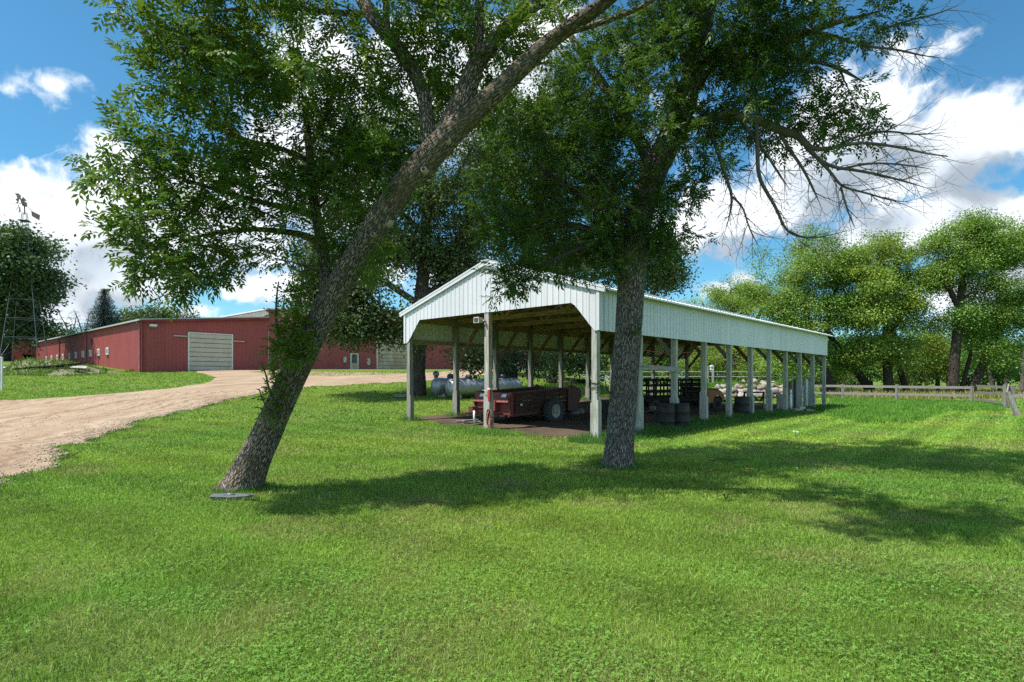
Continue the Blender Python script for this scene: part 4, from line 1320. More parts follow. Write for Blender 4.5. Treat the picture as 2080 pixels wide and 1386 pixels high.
# ------------------------------------------------------------------ fences
def fence_posts(root, pts, h, w, mat, lean=None, rs=1):
    r = random.Random(rs)
    for k, (x, y) in enumerate(pts):
        z = float(gz(x, y))
        mb = MB(); dx, dy = (lean or {}).get(k, (r.uniform(-.03, .03), 0))
        mb.beam((x, y, z - .2), (x + dx, y + dy, z + h * r.uniform(.97, 1.05)), w, w, (0, 1, 0)); mb.build('post', M[mat], root)
def fence_rails(root, pts, zs, mat, hgt=.14, off=-.07):
    for z in zs:
        for a, b in zip(pts[:-1], pts[1:]):
            mb = MB()
            r = random.Random(int(a[0] * 100 + z * 50))
            mb.beam((a[0], a[1] + off, float(gz(*a)) + z + r.uniform(-.02, .02)), (b[0], b[1] + off, float(gz(*b)) + z + r.uniform(-.03, .02)), .035, hgt); mb.build('rail', M[mat], root)
A_ = ground_pt(1640, 808); B_ = ground_pt(1975, 819); C_ = ground_pt(2043, 829.5)
dd = B_ - ground_pt(1712, 811.5)
P_ = [ground_pt(1712, 811.5) - dd * .78, ground_pt(1712, 811.5) - dd * .38, ground_pt(1712, 811.5), ground_pt(1822, 815), B_]
f = thing('rail_fence', 'weathered two-rail timber fence along the back of the lawn', 'fence')
fence_posts(f, P_, 1.17, .15, 'grey_wood')
fence_rails(f, P_, (1.02, .48), 'grey_wood_x', .17)
f = thing('corner_fence', 'grey three-rail fence panel meeting leaning posts at the lawn corner', 'fence')
cp = [B_ + np.array([.18, -.02]), C_, ]
fence_posts(f, [C_, C_ + np.array([.25, -.25])], 1.25, .17, 'grey_wood', {0: (0, 0), 1: (-.1, .05)})
fence_rails(f, cp, (1.12, .72, .26), 'grey_wood_x', .14)
E1 = ground_pt(2071, 846)
fence_posts(f, [E1], 1.0, .16, 'grey_wood', {0: (-.22, .35)})
mb = MB(); mb.beam((C_[0] + .05, C_[1] - .12, 1.27), (E1[0] - .24, E1[1] + .35, .98), .05, .14); mb.build('rail', M['log'], f)
mb = MB(); mb.beam((C_[0] + .1, C_[1] - .16, .75), (E1[0] - .12, E1[1] + .25, .5), .05, .14); mb.build('rail', M['grey_wood_x'], f)
E2 = E1 + np.array([3.2, -2.6])
mb = MB(); mb.beam((E1[0] - .2, E1[1] + .3, .88), (E2[0], E2[1], 1.0), .05, .14); mb.build('rail', M['grey_wood_x'], f)
fence_posts(f, [E2], 1.15, .17, 'grey_wood')
# wire fence behind the shed
wp = [at(px, 0, 50)[:2] for px in (1180, 1285, 1437, 1448, 1585, 1650)]
wf = thing('wire_fence', 'pale wire fence on posts behind the fieldstone heap', 'fence')
for k, (x, y) in enumerate(wp):
    mb = MB(); mb.beam((x, y, -.2), (x, y, 2.7 if k in (2, 3) else 2.35), .16, .16, (0, 1, 0)); mb.build('post', M['pale_post'], wf)
for z in (2.22, 1.78, .85):
    mb = MB()
    for a, b in zip(wp[:-1], wp[1:]):
        mb.beam((a[0], a[1] - .05, z), (b[0], b[1] - .05, z), .02, .035)
    mb.build('wire', M['white_paint'], wf)
# lone post with bird box
x, y = at(1446, 0, 49)[:2]
bx = thing('bird_box', 'small pale bird box on the wire fence post behind the shed', 'box', (x, y, 2.35))
mb = MB(); mb.box((0, 0, .15), (.26, .26, .32)); mb.prism([(-.18, .30), (.18, .30), (0, .44)], .34, ((0, -.17, 0), (1, 0, 0), (0, 0, 1), (0, 1, 0))); mb.build('box_body', M['white_paint'], bx)
mb = MB(); mb.lathe([(.001, -.01), (.035, -.01), (.035, .01), (.001, .01)], (0, -.135, .18), 12, rotx(R(90))); mb.build('hole', M['navy'], bx)

# gate posts by the far paddock
wq = [at(px, 0, 62)[:2] for px in (1168, 1186, 1204, 1240)]
pf = thing('paddock_gate', 'pale pipe gate between posts far behind the shed', 'gate')
for (x, y) in wq:
    z = float(gz(x, y)); mb = MB(); mb.beam((x, y, z - .2), (x, y, z + 1.45), .14, .14, (0, 1, 0)); mb.build('post', M['pale_post'], pf)
for hz_ in (1.25, .8, .4):
    mb = MB()
    for a, b in zip(wq[:-1], wq[1:]):
        mb.beam((a[0], a[1], float(gz(*a)) + hz_), (b[0], b[1], float(gz(*b)) + hz_), .05, .07)
    mb.build('rail', M['white_paint'], pf)


# ------------------------------------------------------------------ fieldstone heap
def rock_mesh(seed):
    r = np.random.RandomState(seed)
    n, m = 9, 14
    V = []
    for i in range(n):
        ph = math.pi * i / (n - 1)
        for j in range(m):
            th = 2 * math.pi * j / m
            V.append((math.sin(ph) * math.cos(th), math.sin(ph) * math.sin(th), math.cos(ph)))
    V = np.array(V)
    k = np.ones(len(V))
    for q in range(7):
        d = nrm(r.normal(size=3)); c = V @ d
        lim = r.uniform(.42, .8)
        k = np.minimum(k, np.where(c > lim, lim / np.maximum(c, .01), 1))
    V = V * k[:, None] * (1 + .08 * (vnoise(V[:, 0] * 3 + seed, V[:, 1] * 3 + V[:, 2] * 2, seed) - .5)[:, None])
    V = V * np.array([1.1, .85, .72])
    F = [(i * m + j, i * m + (j + 1) % m, (i + 1) * m + (j + 1) % m, (i + 1) * m + j) for i in range(n - 1) for j in range(m)]
    me = bpy.data.meshes.new('boulder')
    me.from_pydata(V.tolist(), [], F); me.materials.append(M['stone']); me.update()
    return me
rocks = [rock_mesh(s) for s in range(6)]
stone_tints = []
for k, c in enumerate([(.40, .32, .28), (.34, .275, .25), (.27, .20, .17), (.44, .39, .35)]):
    stone_tints.append(plain('fieldstone_%s' % ['pink', 'rose', 'brown', 'pale'][k], c, .85, 0, .16, 2.2, [x * .7 for x in c], .5, .4, 12, .2))
mound_c = at(1522, 790, 46)
r_ = random.Random(6)
bank = []
hl = at(1640, 0, 46)[0] - at(1440, 0, 46)[0]
for row in range(4):
    z = .25 + row * .36
    n = [17, 15, 12, 7][row]
    for k in range(n):
        x = at(1452 + 2 * row, 0, 46)[0] + (k + .5 * (row % 2)) * (at(1592, 0, 46)[0] - at(1452, 0, 46)[0]) / n + r_.uniform(-.1, .1)
        if row == 3 and not (.15 < k / n < .75):
            continue
        bank.append((x, 45.0 + .32 * row + r_.uniform(-.12, .12), z + r_.uniform(-.06, .08), r_.uniform(.24, .42)))
for (x, y, z, s) in bank:
    me = rocks[r_.randrange(6)].copy() if False else rocks[r_.randrange(6)]
    o = bpy.data.objects.new('boulder', me); COL.objects.link(o)
    o.location = (x, y, z); o.scale = (s, s, s); o.rotation_euler = (r_.uniform(-.5, .5), r_.uniform(-.5, .5), r_.uniform(0, 6))
    o.material_slots[0].link = 'OBJECT'; o.material_slots[0].material = stone_tints[r_.choice([0, 0, 1, 1, 2, 3, 3])]
    tag(o, 'pinkish fieldstone in the heap behind the shed', 'boulder', 'fieldstones heaped behind the shed')
# grassy earth bank behind and on top of the stones
xs = np.linspace(at(1380, 0, 47)[0], at(1668, 0, 47)[0], 60); ys = np.linspace(45.2, 50.5, 24)
X, Y = np.meshgrid(xs, ys)
tx = (X - xs[0]) / (xs[-1] - xs[0])
hgt = sstep(tx / .22) * sstep((1 - tx) / .10) * sstep((Y - 45.2) / 1.6) * sstep((50.5 - Y) / 2.5)
Z = hgt * (1.15 + .55 * (vnoise(X * .6, Y * .6, 3) - .5)) - .05
BANK = (X, Y, Z)
V = np.stack([X, Y, Z], -1).reshape(-1, 3)
i, j = np.meshgrid(np.arange(23), np.arange(59), indexing='ij'); a = (i * 60 + j).ravel()
ob = raw_mesh('earth_bank', V, np.stack([a, a + 1, a + 61, a + 60], 1).ravel(), np.arange(len(a)) * 4, M['ground'], smooth=True)
tag(ob, 'low grassy earth bank behind the fieldstones', None, None, 'structure')

# ------------------------------------------------------------------ small things on the lawn
p = ground_pt(470, 1016)
pl = thing('steel_plate', 'grey flat steel blade with a thin rod lying by the left trunk', 'metal plate', (p[0], p[1], .045), -.02)
mb = MB(); mb.prism([(-.27, -.055), (.02, -.07), (.22, -.03), (.30, .0), (.29, .04), (.0, .05), (-.28, .035)], .025, ((0, 0, 0), (1, 0, 0), (0, 1, .25), (0, -.25, 1))); mb.build('blade', M['slate_plate'], pl)
mb = MB(); mb.tube([(-.06, 0, .03), (-.10, .03, .10), (-.14, .05, .17)], .009, 6); mb.tube([(-.1, .0, .03), (.04, .0, .03)], .015, 6); mb.build('rod', M['galv'], pl)
def stick(px, py, L, ang, label, seed):
    g = ground_pt(px, py); r = random.Random(seed)
    d = np.array([math.cos(ang), math.sin(ang)])
    mb = MB(); P = [np.array([g[0], g[1], .06]) + np.array([d[0] * t * L, d[1] * t * L, r.uniform(-.015, .05)]) for t in np.linspace(-.5, .5, 7)]
    mb.tube(P, np.linspace(.011, .004, 7), 5)
    for k in (2, 3, 4, 5):
        q = P[k]; a2 = ang + r.choice([-1, 1]) * r.uniform(.5, 1.0)
        mb.tube([q, q + np.array([math.cos(a2) * L * .15, math.sin(a2) * L * .15, .01]), q + np.array([math.cos(a2) * L * .28, math.sin(a2) * L * .28, .012])], [.006, .004, .002], 4)
    place('fallen_branch', label, 'branch', mb, M['twig_dark'], 'fallen branches on the lawn', (g[0], g[1], 0))
stick(1482, 942, .75, .2, 'long bare fallen branch in the tree shade on the right lawn', 1)
stick(1476, 1020, .16, .6, 'short dark twig on the lawn below the long fallen branch', 2)
stick(2038, 1028, .2, .1, 'small dark twig on the lawn near the right edge', 3)
g = ground_pt(1521, 964)
lf = MB(); 
for k in range(4):
    a = k * 1.5 + .3
    c, s = math.cos(a), math.sin(a)
    p0 = np.array([g[0], g[1], .075])
    lf.add([p0, p0 + [c * .04 - s * .025, s * .04 + c * .025, .015], p0 + [c * .09, s * .09, .03], p0 + [c * .04 + s * .025, s * .04 - c * .025, .015], p0 - [0, 0, .004], p0 + [c * .04 - s * .025, s * .04 + c * .025, .011], p0 + [c * .09, s * .09, .026], p0 + [c * .04 + s * .025, s * .04 - c * .025, .011]], [(0, 1, 2, 3), (7, 6, 5, 4)])
place('dry_leaves', 'small cluster of orange dry leaves on the shaded lawn', 'leaves', lf, M['leaf_dry'], None, (g[0], g[1], 0))
for k, (px, py) in enumerate(((1612, 881), (1619, 882.5))):
    g = ground_pt(px, py)
    mb = MB(); mb.prism([(-.03, -.015), (.03, -.03), (.05, .02), (-.02, .03)], .012, ((g[0], g[1], .07), (1, 0, 0), (0, 1, .3), (0, -.3, 1)))
    place('paper_scrap', ('left one of two white paper scraps on the striped lawn', 'right one of two white paper scraps on the striped lawn')[k], 'litter', mb, M['litter'], 'white litter on the lawn', (g[0], g[1], 0))

# ------------------------------------------------------------------ trees
def catmull(P, step):
    """smooth resampled polyline; columns beyond xyz are carried along"""
    P = np.asarray(P, float)
    Q = smooth_path(P, 2)
    L = np.sum(np.linalg.norm(np.diff(Q[:, :3], axis=0), axis=1))
    return resample4(Q, max(3, int(L / step) + 1))
def resample4(P, n):
    L = np.concatenate([[0], np.cumsum(np.linalg.norm(np.diff(P[:, :3], axis=0), axis=1))])
    t = np.linspace(0, L[-1], n)
    return np.stack([np.interp(t, L, P[:, k]) for k in range(P.shape[1])], 1)


class Skeleton:
    """limbs given as (px, py, depth, half width in px) or xyz+r; twigs grown to reach tips"""
    def __init__(s, seg=.14):
        s.P = []; s.T = []; s.par = []; s.plen = []; s.R = []; s.seg = seg; s.limbs = []
    def limb(s, pts, px=True, grow_from=0, attach=None):
        Q = []
        for q in pts:
            if px:
                p = at(q[0], q[1], q[2]); Q.append((*p, q[3] * q[2] / FPX))
            else:
                Q.append(q)
        Q = catmull(Q, s.seg)
        if s.limbs:
            e = max(2, int(len(Q) * .3))
            Q[-e:, 3] *= np.linspace(1, .18, e)
        s.limbs.append(Q)
        d = nrm(np.gradient(Q[:, :3], axis=0))
        base = s.nearest(Q[0, :3]) if s.P else -1
        pl = s.plen[base] if base >= 0 else 0
        for k in range(len(Q)):
            if k >= grow_from * len(Q):
                pass
            pl += 0 if k == 0 else np.linalg.norm(Q[k, :3] - Q[k - 1, :3])
            s.P.append(Q[k, :3]); s.T.append(d[k]); s.par.append(base if k == 0 else len(s.P) - 2); s.plen.append(pl); s.R.append(Q[k, 3] if k >= grow_from * len(Q) else -Q[k, 3])
        return s
    def nearest(s, p):
        return int(np.argmin(np.linalg.norm(np.array(s.P) - p, axis=1)))
    def grow(s, tips, seed=0, pen=.22, ang=.55, r_tip=.0045, expo=.46, jit=.12, droop=0.0):
        rs = np.random.RandomState(seed)
        n0 = len(s.P)
        cap = n0 + len(tips) * 60
        P = np.zeros((cap, 3)); T = np.zeros((cap, 3)); pl = np.zeros(cap); par = np.full(cap, -1)
        P[:n0] = s.P; T[:n0] = s.T; pl[:n0] = s.plen; par[:n0] = s.par
        ban = np.zeros(cap); ban[:n0] = np.where(np.array(s.R) < 0, 5.0, 0)
        n = n0; paths = []
        base = np.array(s.P)[np.array(s.R) >= 0]
        dist = np.array([np.min(np.linalg.norm(base - t, axis=1)) for t in tips])
        for t in tips[np.argsort(dist)]:
            v = t - P[:n]; d = np.linalg.norm(v, axis=1) + 1e-6
            c = np.einsum('ij,ij->i', v, T[:n]) / d
            cost = d * (1 + ang * (1 - c)) + pen * pl[:n] + ban[:n]
            i = int(np.argmin(cost)); D_ = d[i]
            k = int(min(55, max(3, round(D_ / s.seg))))
            u = np.linspace(0, 1, k + 1)[1:, None]
            p0 = P[i]; p3 = t
            dirn = v[i] / D_
            t0 = nrm(T[i] * .8 + dirn * .8)
            p1 = p0 + t0 * D_ * .36; p2 = p3 - dirn * D_ * .33 + rs.normal(size=3) * jit * D_ * .6 + np.array([0, 0, droop * D_])
            C = (1 - u) ** 3 * p0 + 3 * (1 - u) ** 2 * u * p1 + 3 * (1 - u) * u * u * p2 + u ** 3 * p3
            C[:-1] += rs.normal(size=(k - 1, 3)) * s.seg * .10
            idx = np.arange(n, n + k)
            P[idx] = C
            full = np.vstack([p0[None], C])
            T[idx] = nrm(np.diff(full, axis=0))
            pl[idx] = pl[i] + np.cumsum(np.linalg.norm(np.diff(full, axis=0), axis=1))
            par[idx] = np.concatenate([[i], idx[:-1]])
            paths.append((i, idx)); n += k
        cnt = np.zeros(n)
        for _, idx in paths:
            cnt[idx[-1]] += 1
        for q in range(n - 1, -1, -1):
            if par[q] >= 0:
                cnt[par[q]] += cnt[q]
        r = r_tip * np.maximum(cnt, 1) ** expo
        # limb nodes keep their drawn radius; twigs never thicker than 0.7 of where they spring from
        r[:n0] = np.abs(np.array(s.R))
        for i, idx in paths:
            lim = r[i] * .72
            r[idx] = np.minimum(r[idx], np.maximum(lim, r_tip))
            e = min(4, len(idx))
            r[idx[-e:]] *= np.linspace(1, .55, e)
        s.N = dict(P=P[:n], T=T[:n], r=r, cnt=cnt, paths=paths, n0=n0)
        return s.N


def ellip(rs, c, rad, n, hollow=.35):
    d = nrm(rs.normal(size=(n, 3)))
    u = (hollow + (1 - hollow) * rs.uniform(size=(n, 1))) ** .6
    return np.array(c) + d * u * np.array(rad)


def blob_tips(blobs, seed, clump=1, spread=.2):
    """blobs: px, py, depth, half width px, half height px, half depth m, count; tips may come in clumps"""
    rs = np.random.RandomState(seed); out = []
    for (px, py, D_, rx, ry, rd, n) in blobs:
        m = max(1, int(round(n / clump)))
        c = ellip(rs, at(px, py, D_), (rx * D_ / FPX, rd, ry * D_ / FPX), m)
        if clump > 1:
            k = rs.randint(1, 2 * clump, m)
            c = np.repeat(c, k, 0)
            c = c + rs.normal(size=c.shape) * spread * np.array([1, 1, .7])
        out.append(c)
    return np.vstack(out)


def limb_mesh(mb, sk, k=14, bumps=None, kmin=5, skip=None):
    for Q in sk.limbs:
        rmax = Q[:, 3].max()
        kk = k if rmax > .09 else max(kmin, k // 2)
        v, f, a = tube_geo(Q[:, :3], Q[:, 3], kk, True, bumps if rmax > .07 else None)
        mb.add(v, f, True, 0, a)


def twig_mesh(mb, N, kbig=6, ksmall=4, kthin=3, thin=.012, stride=1):
    for i, idx in N['paths']:
        ii = np.concatenate([[i], idx])
        pts = N['P'][ii]; rad = N['r'][ii].copy(); rad[0] = rad[1]
        if stride > 1 and len(ii) > 4:
            sel = np.unique(np.concatenate([np.arange(0, len(ii), stride), [len(ii) - 1]])); pts = pts[sel]; rad = rad[sel]
        kk = kbig if rad[0] > .03 else ksmall if rad[0] > thin else kthin
        v, f, a = tube_geo(pts, rad, kk, False)
        mb.add(v, f, True, 0, a)


def leaflets(base, direc, normal, ln, wd, fold=.22):
    """pointed folded leaflets, one quad each: arrays of base point, direction, normal, length, width"""
    side = nrm(np.cross(direc, normal)); nor = nrm(np.cross(side, direc))
    mid = base + direc * (ln * .45)[:, None]
    l = mid + side * (wd / 2)[:, None] + nor * (wd * fold)[:, None]
    r = mid - side * (wd / 2)[:, None] + nor * (wd * fold)[:, None]
    tip = base + direc * ln[:, None] - nor * (ln * .10)[:, None]
    V = np.stack([base, l, tip, r], 1).reshape(-1, 3)
    n = len(base)
    return V, np.arange(4 * n), np.arange(n) * 4


def ash_leaves(N, seed, per_m=17, reach=.75, L=.20, keep=None, cmax=5, scale=1.0):
    """compound leaves along the outer twigs; returns leaflet arrays"""
    rs = np.random.RandomState(seed)
    O, D_, = [], []
    for i, idx in N['paths']:
        P = N['P'][idx]; T = N['T'][idx]; c = N['cnt'][idx]
        if len(idx) < 2:
            continue
        seg = np.linalg.norm(np.diff(P, axis=0), axis=1); cum = np.concatenate([[0], np.cumsum(seg)])
        tot = cum[-1]
        s0 = max(0, tot - reach)
        m = int((tot - s0) * per_m * rs.uniform(.75, 1.2)) + 3
        s_ = np.sort(np.concatenate([rs.uniform(s0, tot, m), [tot, tot, tot - .01]]))
        p = np.stack([np.interp(s_, cum, P[:, k]) for k in range(3)], 1)
        t = nrm(np.stack([np.interp(s_, cum, T[:, k]) for k in range(3)], 1))
        O.append(p); D_.append(t)
    O = np.vstack(O); T = np.vstack(D_)
    if keep is not None:
        k = keep(O, rs); O = O[k]; T = T[k]
    n = len(O)
    out = nrm(rs.normal(size=(n, 3))); out = nrm(out - T * np.sum(out * T, 1, keepdims=True))
    d = nrm(T * rs.uniform(.25, .9, (n, 1)) + out * .9 + np.array([0, 0, .10]))
    up = nrm(np.array([0, 0, 1.0]) + rs.normal(size=(n, 3)) * .38 + SUN_DIR * .35)
    b = nrm(np.cross(up, d)); nor = nrm(np.cross(d, b))
    ln = L * rs.uniform(.7, 1.2, n) * scale
    Bs, Ds, Ns, Ls, Wi, Id = [], [], [], [], [], []
    for f, sgn, k in ((.40, 1, .9), (.40, -1, .9), (.63, 1, 1.), (.63, -1, 1.), (.86, 1, .95), (.86, -1, .95), (1.0, 0, 1.1)):
        dd = nrm(d * (.62 if sgn else 1.0) + b * sgn * .78 + rs.normal(size=(n, 3)) * .10 - np.array([0, 0, .22]))
        Bs.append(O + d * (ln * f)[:, None] - np.array([0, 0, .06]) * (f * f * ln)[:, None] * 2)
        Ds.append(dd); Ns.append(nrm(nor + rs.normal(size=(n, 3)) * .25)); Ls.append(ln * .42 * k * rs.uniform(.85, 1.15, n)); Id.append(np.arange(n))
    B = np.vstack(Bs); Dd = np.vstack(Ds); Nn = np.vstack(Ns); Ll = np.concatenate(Ls); Id = np.concatenate(Id)
    V, loops, starts = leaflets(B, Dd, Nn, Ll, Ll * .37)
    tl = rs.uniform(.72, 1.28, n); hue = rs.normal(0, .10, n)
    col = np.stack([tl * (1 + .9 * hue), tl, tl * (1 - .8 * hue)], 1)
    col = np.repeat(col[Id] * rs.uniform(.9, 1.1, (len(Id), 1)), 4, 0)
    return V, loops, starts, np.clip(col, .3, 2)


def cluster_leaves(tips, seed, per, rc, size, flat=.75, elong=1.45, crown_c=None, hue_s=.08, tip_tint=None, outward=.5, upw=.9):
    """small leaf faces gathered in tufts about the branch tips"""
    rs = np.random.RandomState(seed)
    n = len(tips) * per
    t = np.repeat(tips, per, 0)
    g = rs.normal(size=(n, 3)) * np.array([rc, rc, rc * flat])
    p = t + g
    d = nrm(rs.normal(size=(n, 3)) + g / rc * .45 - np.array([0, 0, .25]))
    nn = np.array([0, 0, upw]) + rs.normal(size=(n, 3)) * .55
    if crown_c is not None:
        nn = nn + nrm(p - np.array(crown_c)) * outward
    nn = nrm(nn)
    s = size * rs.uniform(.65, 1.3, n)
    V, loops, starts = leaflets(p, d, nn, s * elong, s, .15)
    ct = np.repeat(rs.uniform(.78, 1.22, len(tips)) if tip_tint is None else tip_tint, per)
    ch = np.repeat(rs.normal(0, hue_s, len(tips)), per)
    tl = ct * rs.uniform(.75, 1.25, n)
    col = np.clip(np.stack([tl * (1 + 1.1 * ch), tl, tl * (1 - .8 * ch)], 1), .2, 2.5)
    return V, loops, starts, np.repeat(col, 4, 0)


def join_raw(parts):
    V, Lo, St, C = [], [], [], []; nv = nl = 0
    for v, l, s, c in parts:
        V.append(v); Lo.append(l + nv); St.append(s + nl); C.append(c); nv += len(v); nl += len(l)
    return np.vstack(V), np.concatenate(Lo), np.concatenate(St), np.vstack(C)


def trunk_bumps(seed, amp=.05):
    def f(L, th):
        flare = np.exp(-L / .20) * (.16 + .13 * np.sin(5 * th + seed) + .08 * np.sin(9 * th)) if amp < .055 else 0
        a = np.cos(th) * 1.3 + 5; b = np.sin(th) * 1.3 + 9
        big = vnoise(a + L * .7, b + L * 1.1, seed) - .5
        mid = vnoise(np.cos(th) * 4 + L * 3, np.sin(th) * 4 - L * 2.4, seed + 1) - .5
        e = vnoise(th / (2 * np.pi) * 30 + .8 * np.sin(L * 5), L * 5, seed + 2) - .5
        return amp * (1.6 * big + .7 * mid) + .045 * e + flare
    return f


# ---------------- leaning ash on the left
def left_ash():
    g = ground_pt(495, 996); D0 = g[1]; dz = D0 - 7.93
    root = thing('ash_tree', 'leaning ash tree on the left, bent over towards the shed roof', 'tree', (g[0], g[1], 0))
    loc = np.array([g[0], g[1], 0])
    sk = Skeleton(.12)
    def q(L): return [(a, b, c + dz, d) for a, b, c, d in L]
    def slim(L): return [(a, b, c, d * (1 if b > 930 else .95 if b > 800 else .88)) for a, b, c, d in L]
    sk.limb(slim(q([(484, 1012, 7.93, 43), (494, 990, 7.93, 37), (512, 945, 7.9, 33), (537, 890, 7.85, 31), (590, 775, 7.75, 30), (648, 655, 7.6, 29.5), (706, 550, 7.5, 29.5), (768, 452, 7.35, 29.5), (828, 368, 7.2, 30), (882, 306, 7.1, 32), (912, 274, 7.05, 28), (985, 207, 6.95, 23), (1045, 152, 6.85, 21), (1100, 97, 6.75, 19), (1160, 52, 6.65, 17), (1225, 10, 6.5, 15), (1300, -60, 6.3, 13), (1380, -150, 6.0, 10), (1450, -300, 5.6, 7)])), grow_from=.52)
    sk.limb(q([(896, 296, 7.12, 22), (926, 236, 7.2, 23), (950, 175, 7.25, 21), (966, 130, 7.3, 18), (1000, 88, 7.35, 15), (1042, 42, 7.4, 14), (1082, 14, 7.5, 13), (1120, -20, 7.6, 12), (1160, -120, 7.8, 9), (1170, -260, 8.0, 6)]))
    sk.limb(q([(962, 140, 7.3, 14), (973, 95, 7.35, 9), (976, 50, 7.4, 8), (977, -10, 7.45, 8), (970, -120, 7.5, 6)]))
    sk.limb(q([(876, 312, 7.15, 18), (868, 262, 7.25, 15), (864, 200, 7.35, 14), (845, 150, 7.45, 15), (805, 90, 7.55, 14), (762, 42, 7.65, 15), (735, 0, 7.75, 14), (712, -70, 7.9, 11), (690, -170, 8.1, 8), (650, -300, 8.3, 5)]))
    sk.limb(q([(748, 28, 7.7, 7), (695, 28, 7.65, 6), (610, 16, 7.5, 5), (530, 12, 7.4, 4), (450, 22, 7.2, 3.5), (360, 30, 7.0, 2.5)]))
    sk.limb(q([(786, 62, 7.6, 8), (783, 10, 7.65, 6), (788, -60, 7.7, 5)]))
    sk.limb(q([(668, 622, 7.65, 13), (661, 560, 7.85, 13), (655, 500, 8.0, 12), (645, 450, 8.15, 11), (634, 390, 8.25, 9), (630, 320, 8.35, 8), (622, 240, 8.4, 7), (612, 150, 8.4, 5), (600, 60, 8.4, 4)]))
    sk.limb(q([(652, 500, 8.0, 8), (625, 478, 8.0, 7), (570, 470, 7.9, 6), (520, 465, 7.8, 5), (460, 470, 7.6, 4), (400, 480, 7.4, 3), (340, 500, 7.3, 2)]))
    sk.limb(q([(644, 440, 8.15, 7), (600, 424, 8.1, 6), (545, 415, 7.9, 5), (470, 395, 7.6, 4), (380, 368, 7.3, 3.5), (310, 335, 7.1, 3), (278, 312, 7.0, 2)]))
    sk.limb(q([(632, 330, 8.35, 6), (570, 300, 8.3, 5), (490, 285, 8.1, 4), (420, 235, 7.9, 3), (350, 170, 7.7, 2.5)]))
    sk.limb(q([(630, 300, 8.35, 5), (670, 220, 8.5, 4.5), (690, 120, 8.6, 3.5)]))
    sk.limb(q([(1165, 62, 6.65, 7), (1215, 48, 6.5, 6), (1275, 28, 6.4, 5), (1330, 0, 6.2, 4), (1400, -50, 5.9, 3)]))
    D7 = 7.4
    blobs = [(440, 95, 7.3, 130, 95, 1.0, 44), (375, 80, 7.0, 36, 46, .5, 8), (345, 130, 7.0, 20, 38, .3, 6), (600, 120, 8.0, 130, 110, 1.1, 56), (510, 235, 7.6, 130, 85, 1.0, 42), (395, 200, 7.2, 48, 62, .6, 15),
             (690, 240, 8.3, 75, 110, .9, 34), (440, 20, 7.2, 90, 40, .9, 20), (540, 20, 7.6, 90, 50, 1., 20),
             (378, 345, 7.1, 88, 56, .8, 38), (450, 385, 7.5, 120, 72, .9, 40), (312, 405, 7.0, 40, 52, .6, 16), (372, 490, 7.2, 82, 54, .8, 30), (390, 560, 7.2, 62, 36, .6, 17), (340, 520, 7.0, 40, 28, .5, 9), (272, 290, 6.9, 28, 22, .3, 6), (250, 350, 6.9, 14, 10, .2, 3), (268, 445, 6.9, 18, 24, .3, 4),
             (560, 370, 8.0, 105, 72, .9, 36), (600, 455, 8.1, 45, 32, .6, 8), (530, 520, 7.8, 40, 22, .4, 6), (695, 440, 8.3, 70, 100, .8, 38), (625, 545, 8.0, 34, 26, .4, 7), (720, 530, 8.3, 36, 50, .5, 8),
             (700, 330, 8.4, 70, 80, .8, 26), (780, 345, 8.0, 62, 62, .8, 24), (805, 210, 7.9, 50, 55, .7, 18), (820, 300, 7.9, 45, 60, .6, 14),
             (865, 95, 7.9, 80, 75, .9, 32), (920, 40, 7.9, 95, 50, .9, 26), (1000, 60, 7.8, 55, 60, .7, 20), (930, 160, 8.0, 40, 45, .6, 10), (720, 110, 8.1, 40, 60, .6, 10), (1040, 130, 7.6, 50, 45, .6, 10),
             (1090, 40, 7.2, 60, 40, .6, 12),
             # crown above the frame: it throws the shade on the lawn
             (500, -120, 7.6, 220, 110, 1.2, 46), (760, -170, 8.0, 220, 130, 1.3, 50), (1020, -180, 7.6, 200, 130, 1.3, 44),
             (1240, -180, 6.4, 120, 90, .7, 20), (1400, -260, 5.7, 150, 110, .7, 26), (1560, -330, 5.2, 110, 80, .5, 14), (1330, -330, 4.95, 110, 90, .45, 22), (1230, -290, 4.7, 80, 80, .35, 14), (1450, -420, 5.0, 100, 80, .4, 14), (620, -60, 6.6, 220, 80, .7, 22), (570, 100, 6.4, 90, 60, .4, 10), (760, 180, 8.4, 60, 60, .9, 14), (880, -60, 8.2, 150, 80, 1.2, 30)]
    blobs = [(*q_[:5], q_[5] * 1.35, int(q_[6] * 1.25)) for q_ in blobs]
    tips = blob_tips(blobs, 11, 4, .20)
    N = sk.grow(tips, 12, pen=.20, ang=.5, r_tip=.0042)
    mb = MB(); limb_mesh(mb, sk, 40, trunk_bumps(3, .045)); twig_mesh(mb, N)
    # pruning scars
    mb.build('trunk', M['ash_bark'], root, loc)
    for (px, py, D_, s) in ((675, 616, 7.475, 8), (908, 283, 6.93, 7), (860, 344, 6.99, 6), (757, 476, 7.215, 5), (783, 447, 7.235, 11)):
        mb = MB(); c = at(px, py, D_ + dz); r = s * D_ / FPX
        rot = rotx(R(84)) @ roty(R(-12))
        if s > 12:
            mb.lathe([(r * 1.0, -.06), (r * .8, .02), (r * .35, .045), (.001, .05)], c, 16, rot)
        else:
            mb.lathe([(r * 1.35, -.07), (r * 1.15, -.004), (r * .9, .012), (r * .62, .004), (r * .55, -.02)], c, 18, rot, cap=False); mb.lathe([(r * .64, .002), (.001, -.006)], c, 18, rot, mi=1, cap=False)
        mb.build('branch_scar', [M['ash_bark'], M['iron']], root, loc)
    parts = [ash_leaves(N, 13, 24, .85, .21)]
    V, L, S, C = join_raw(parts)
    raw_mesh('crown', V, L, S, M['ash_leaf'], root, C, loc=loc)
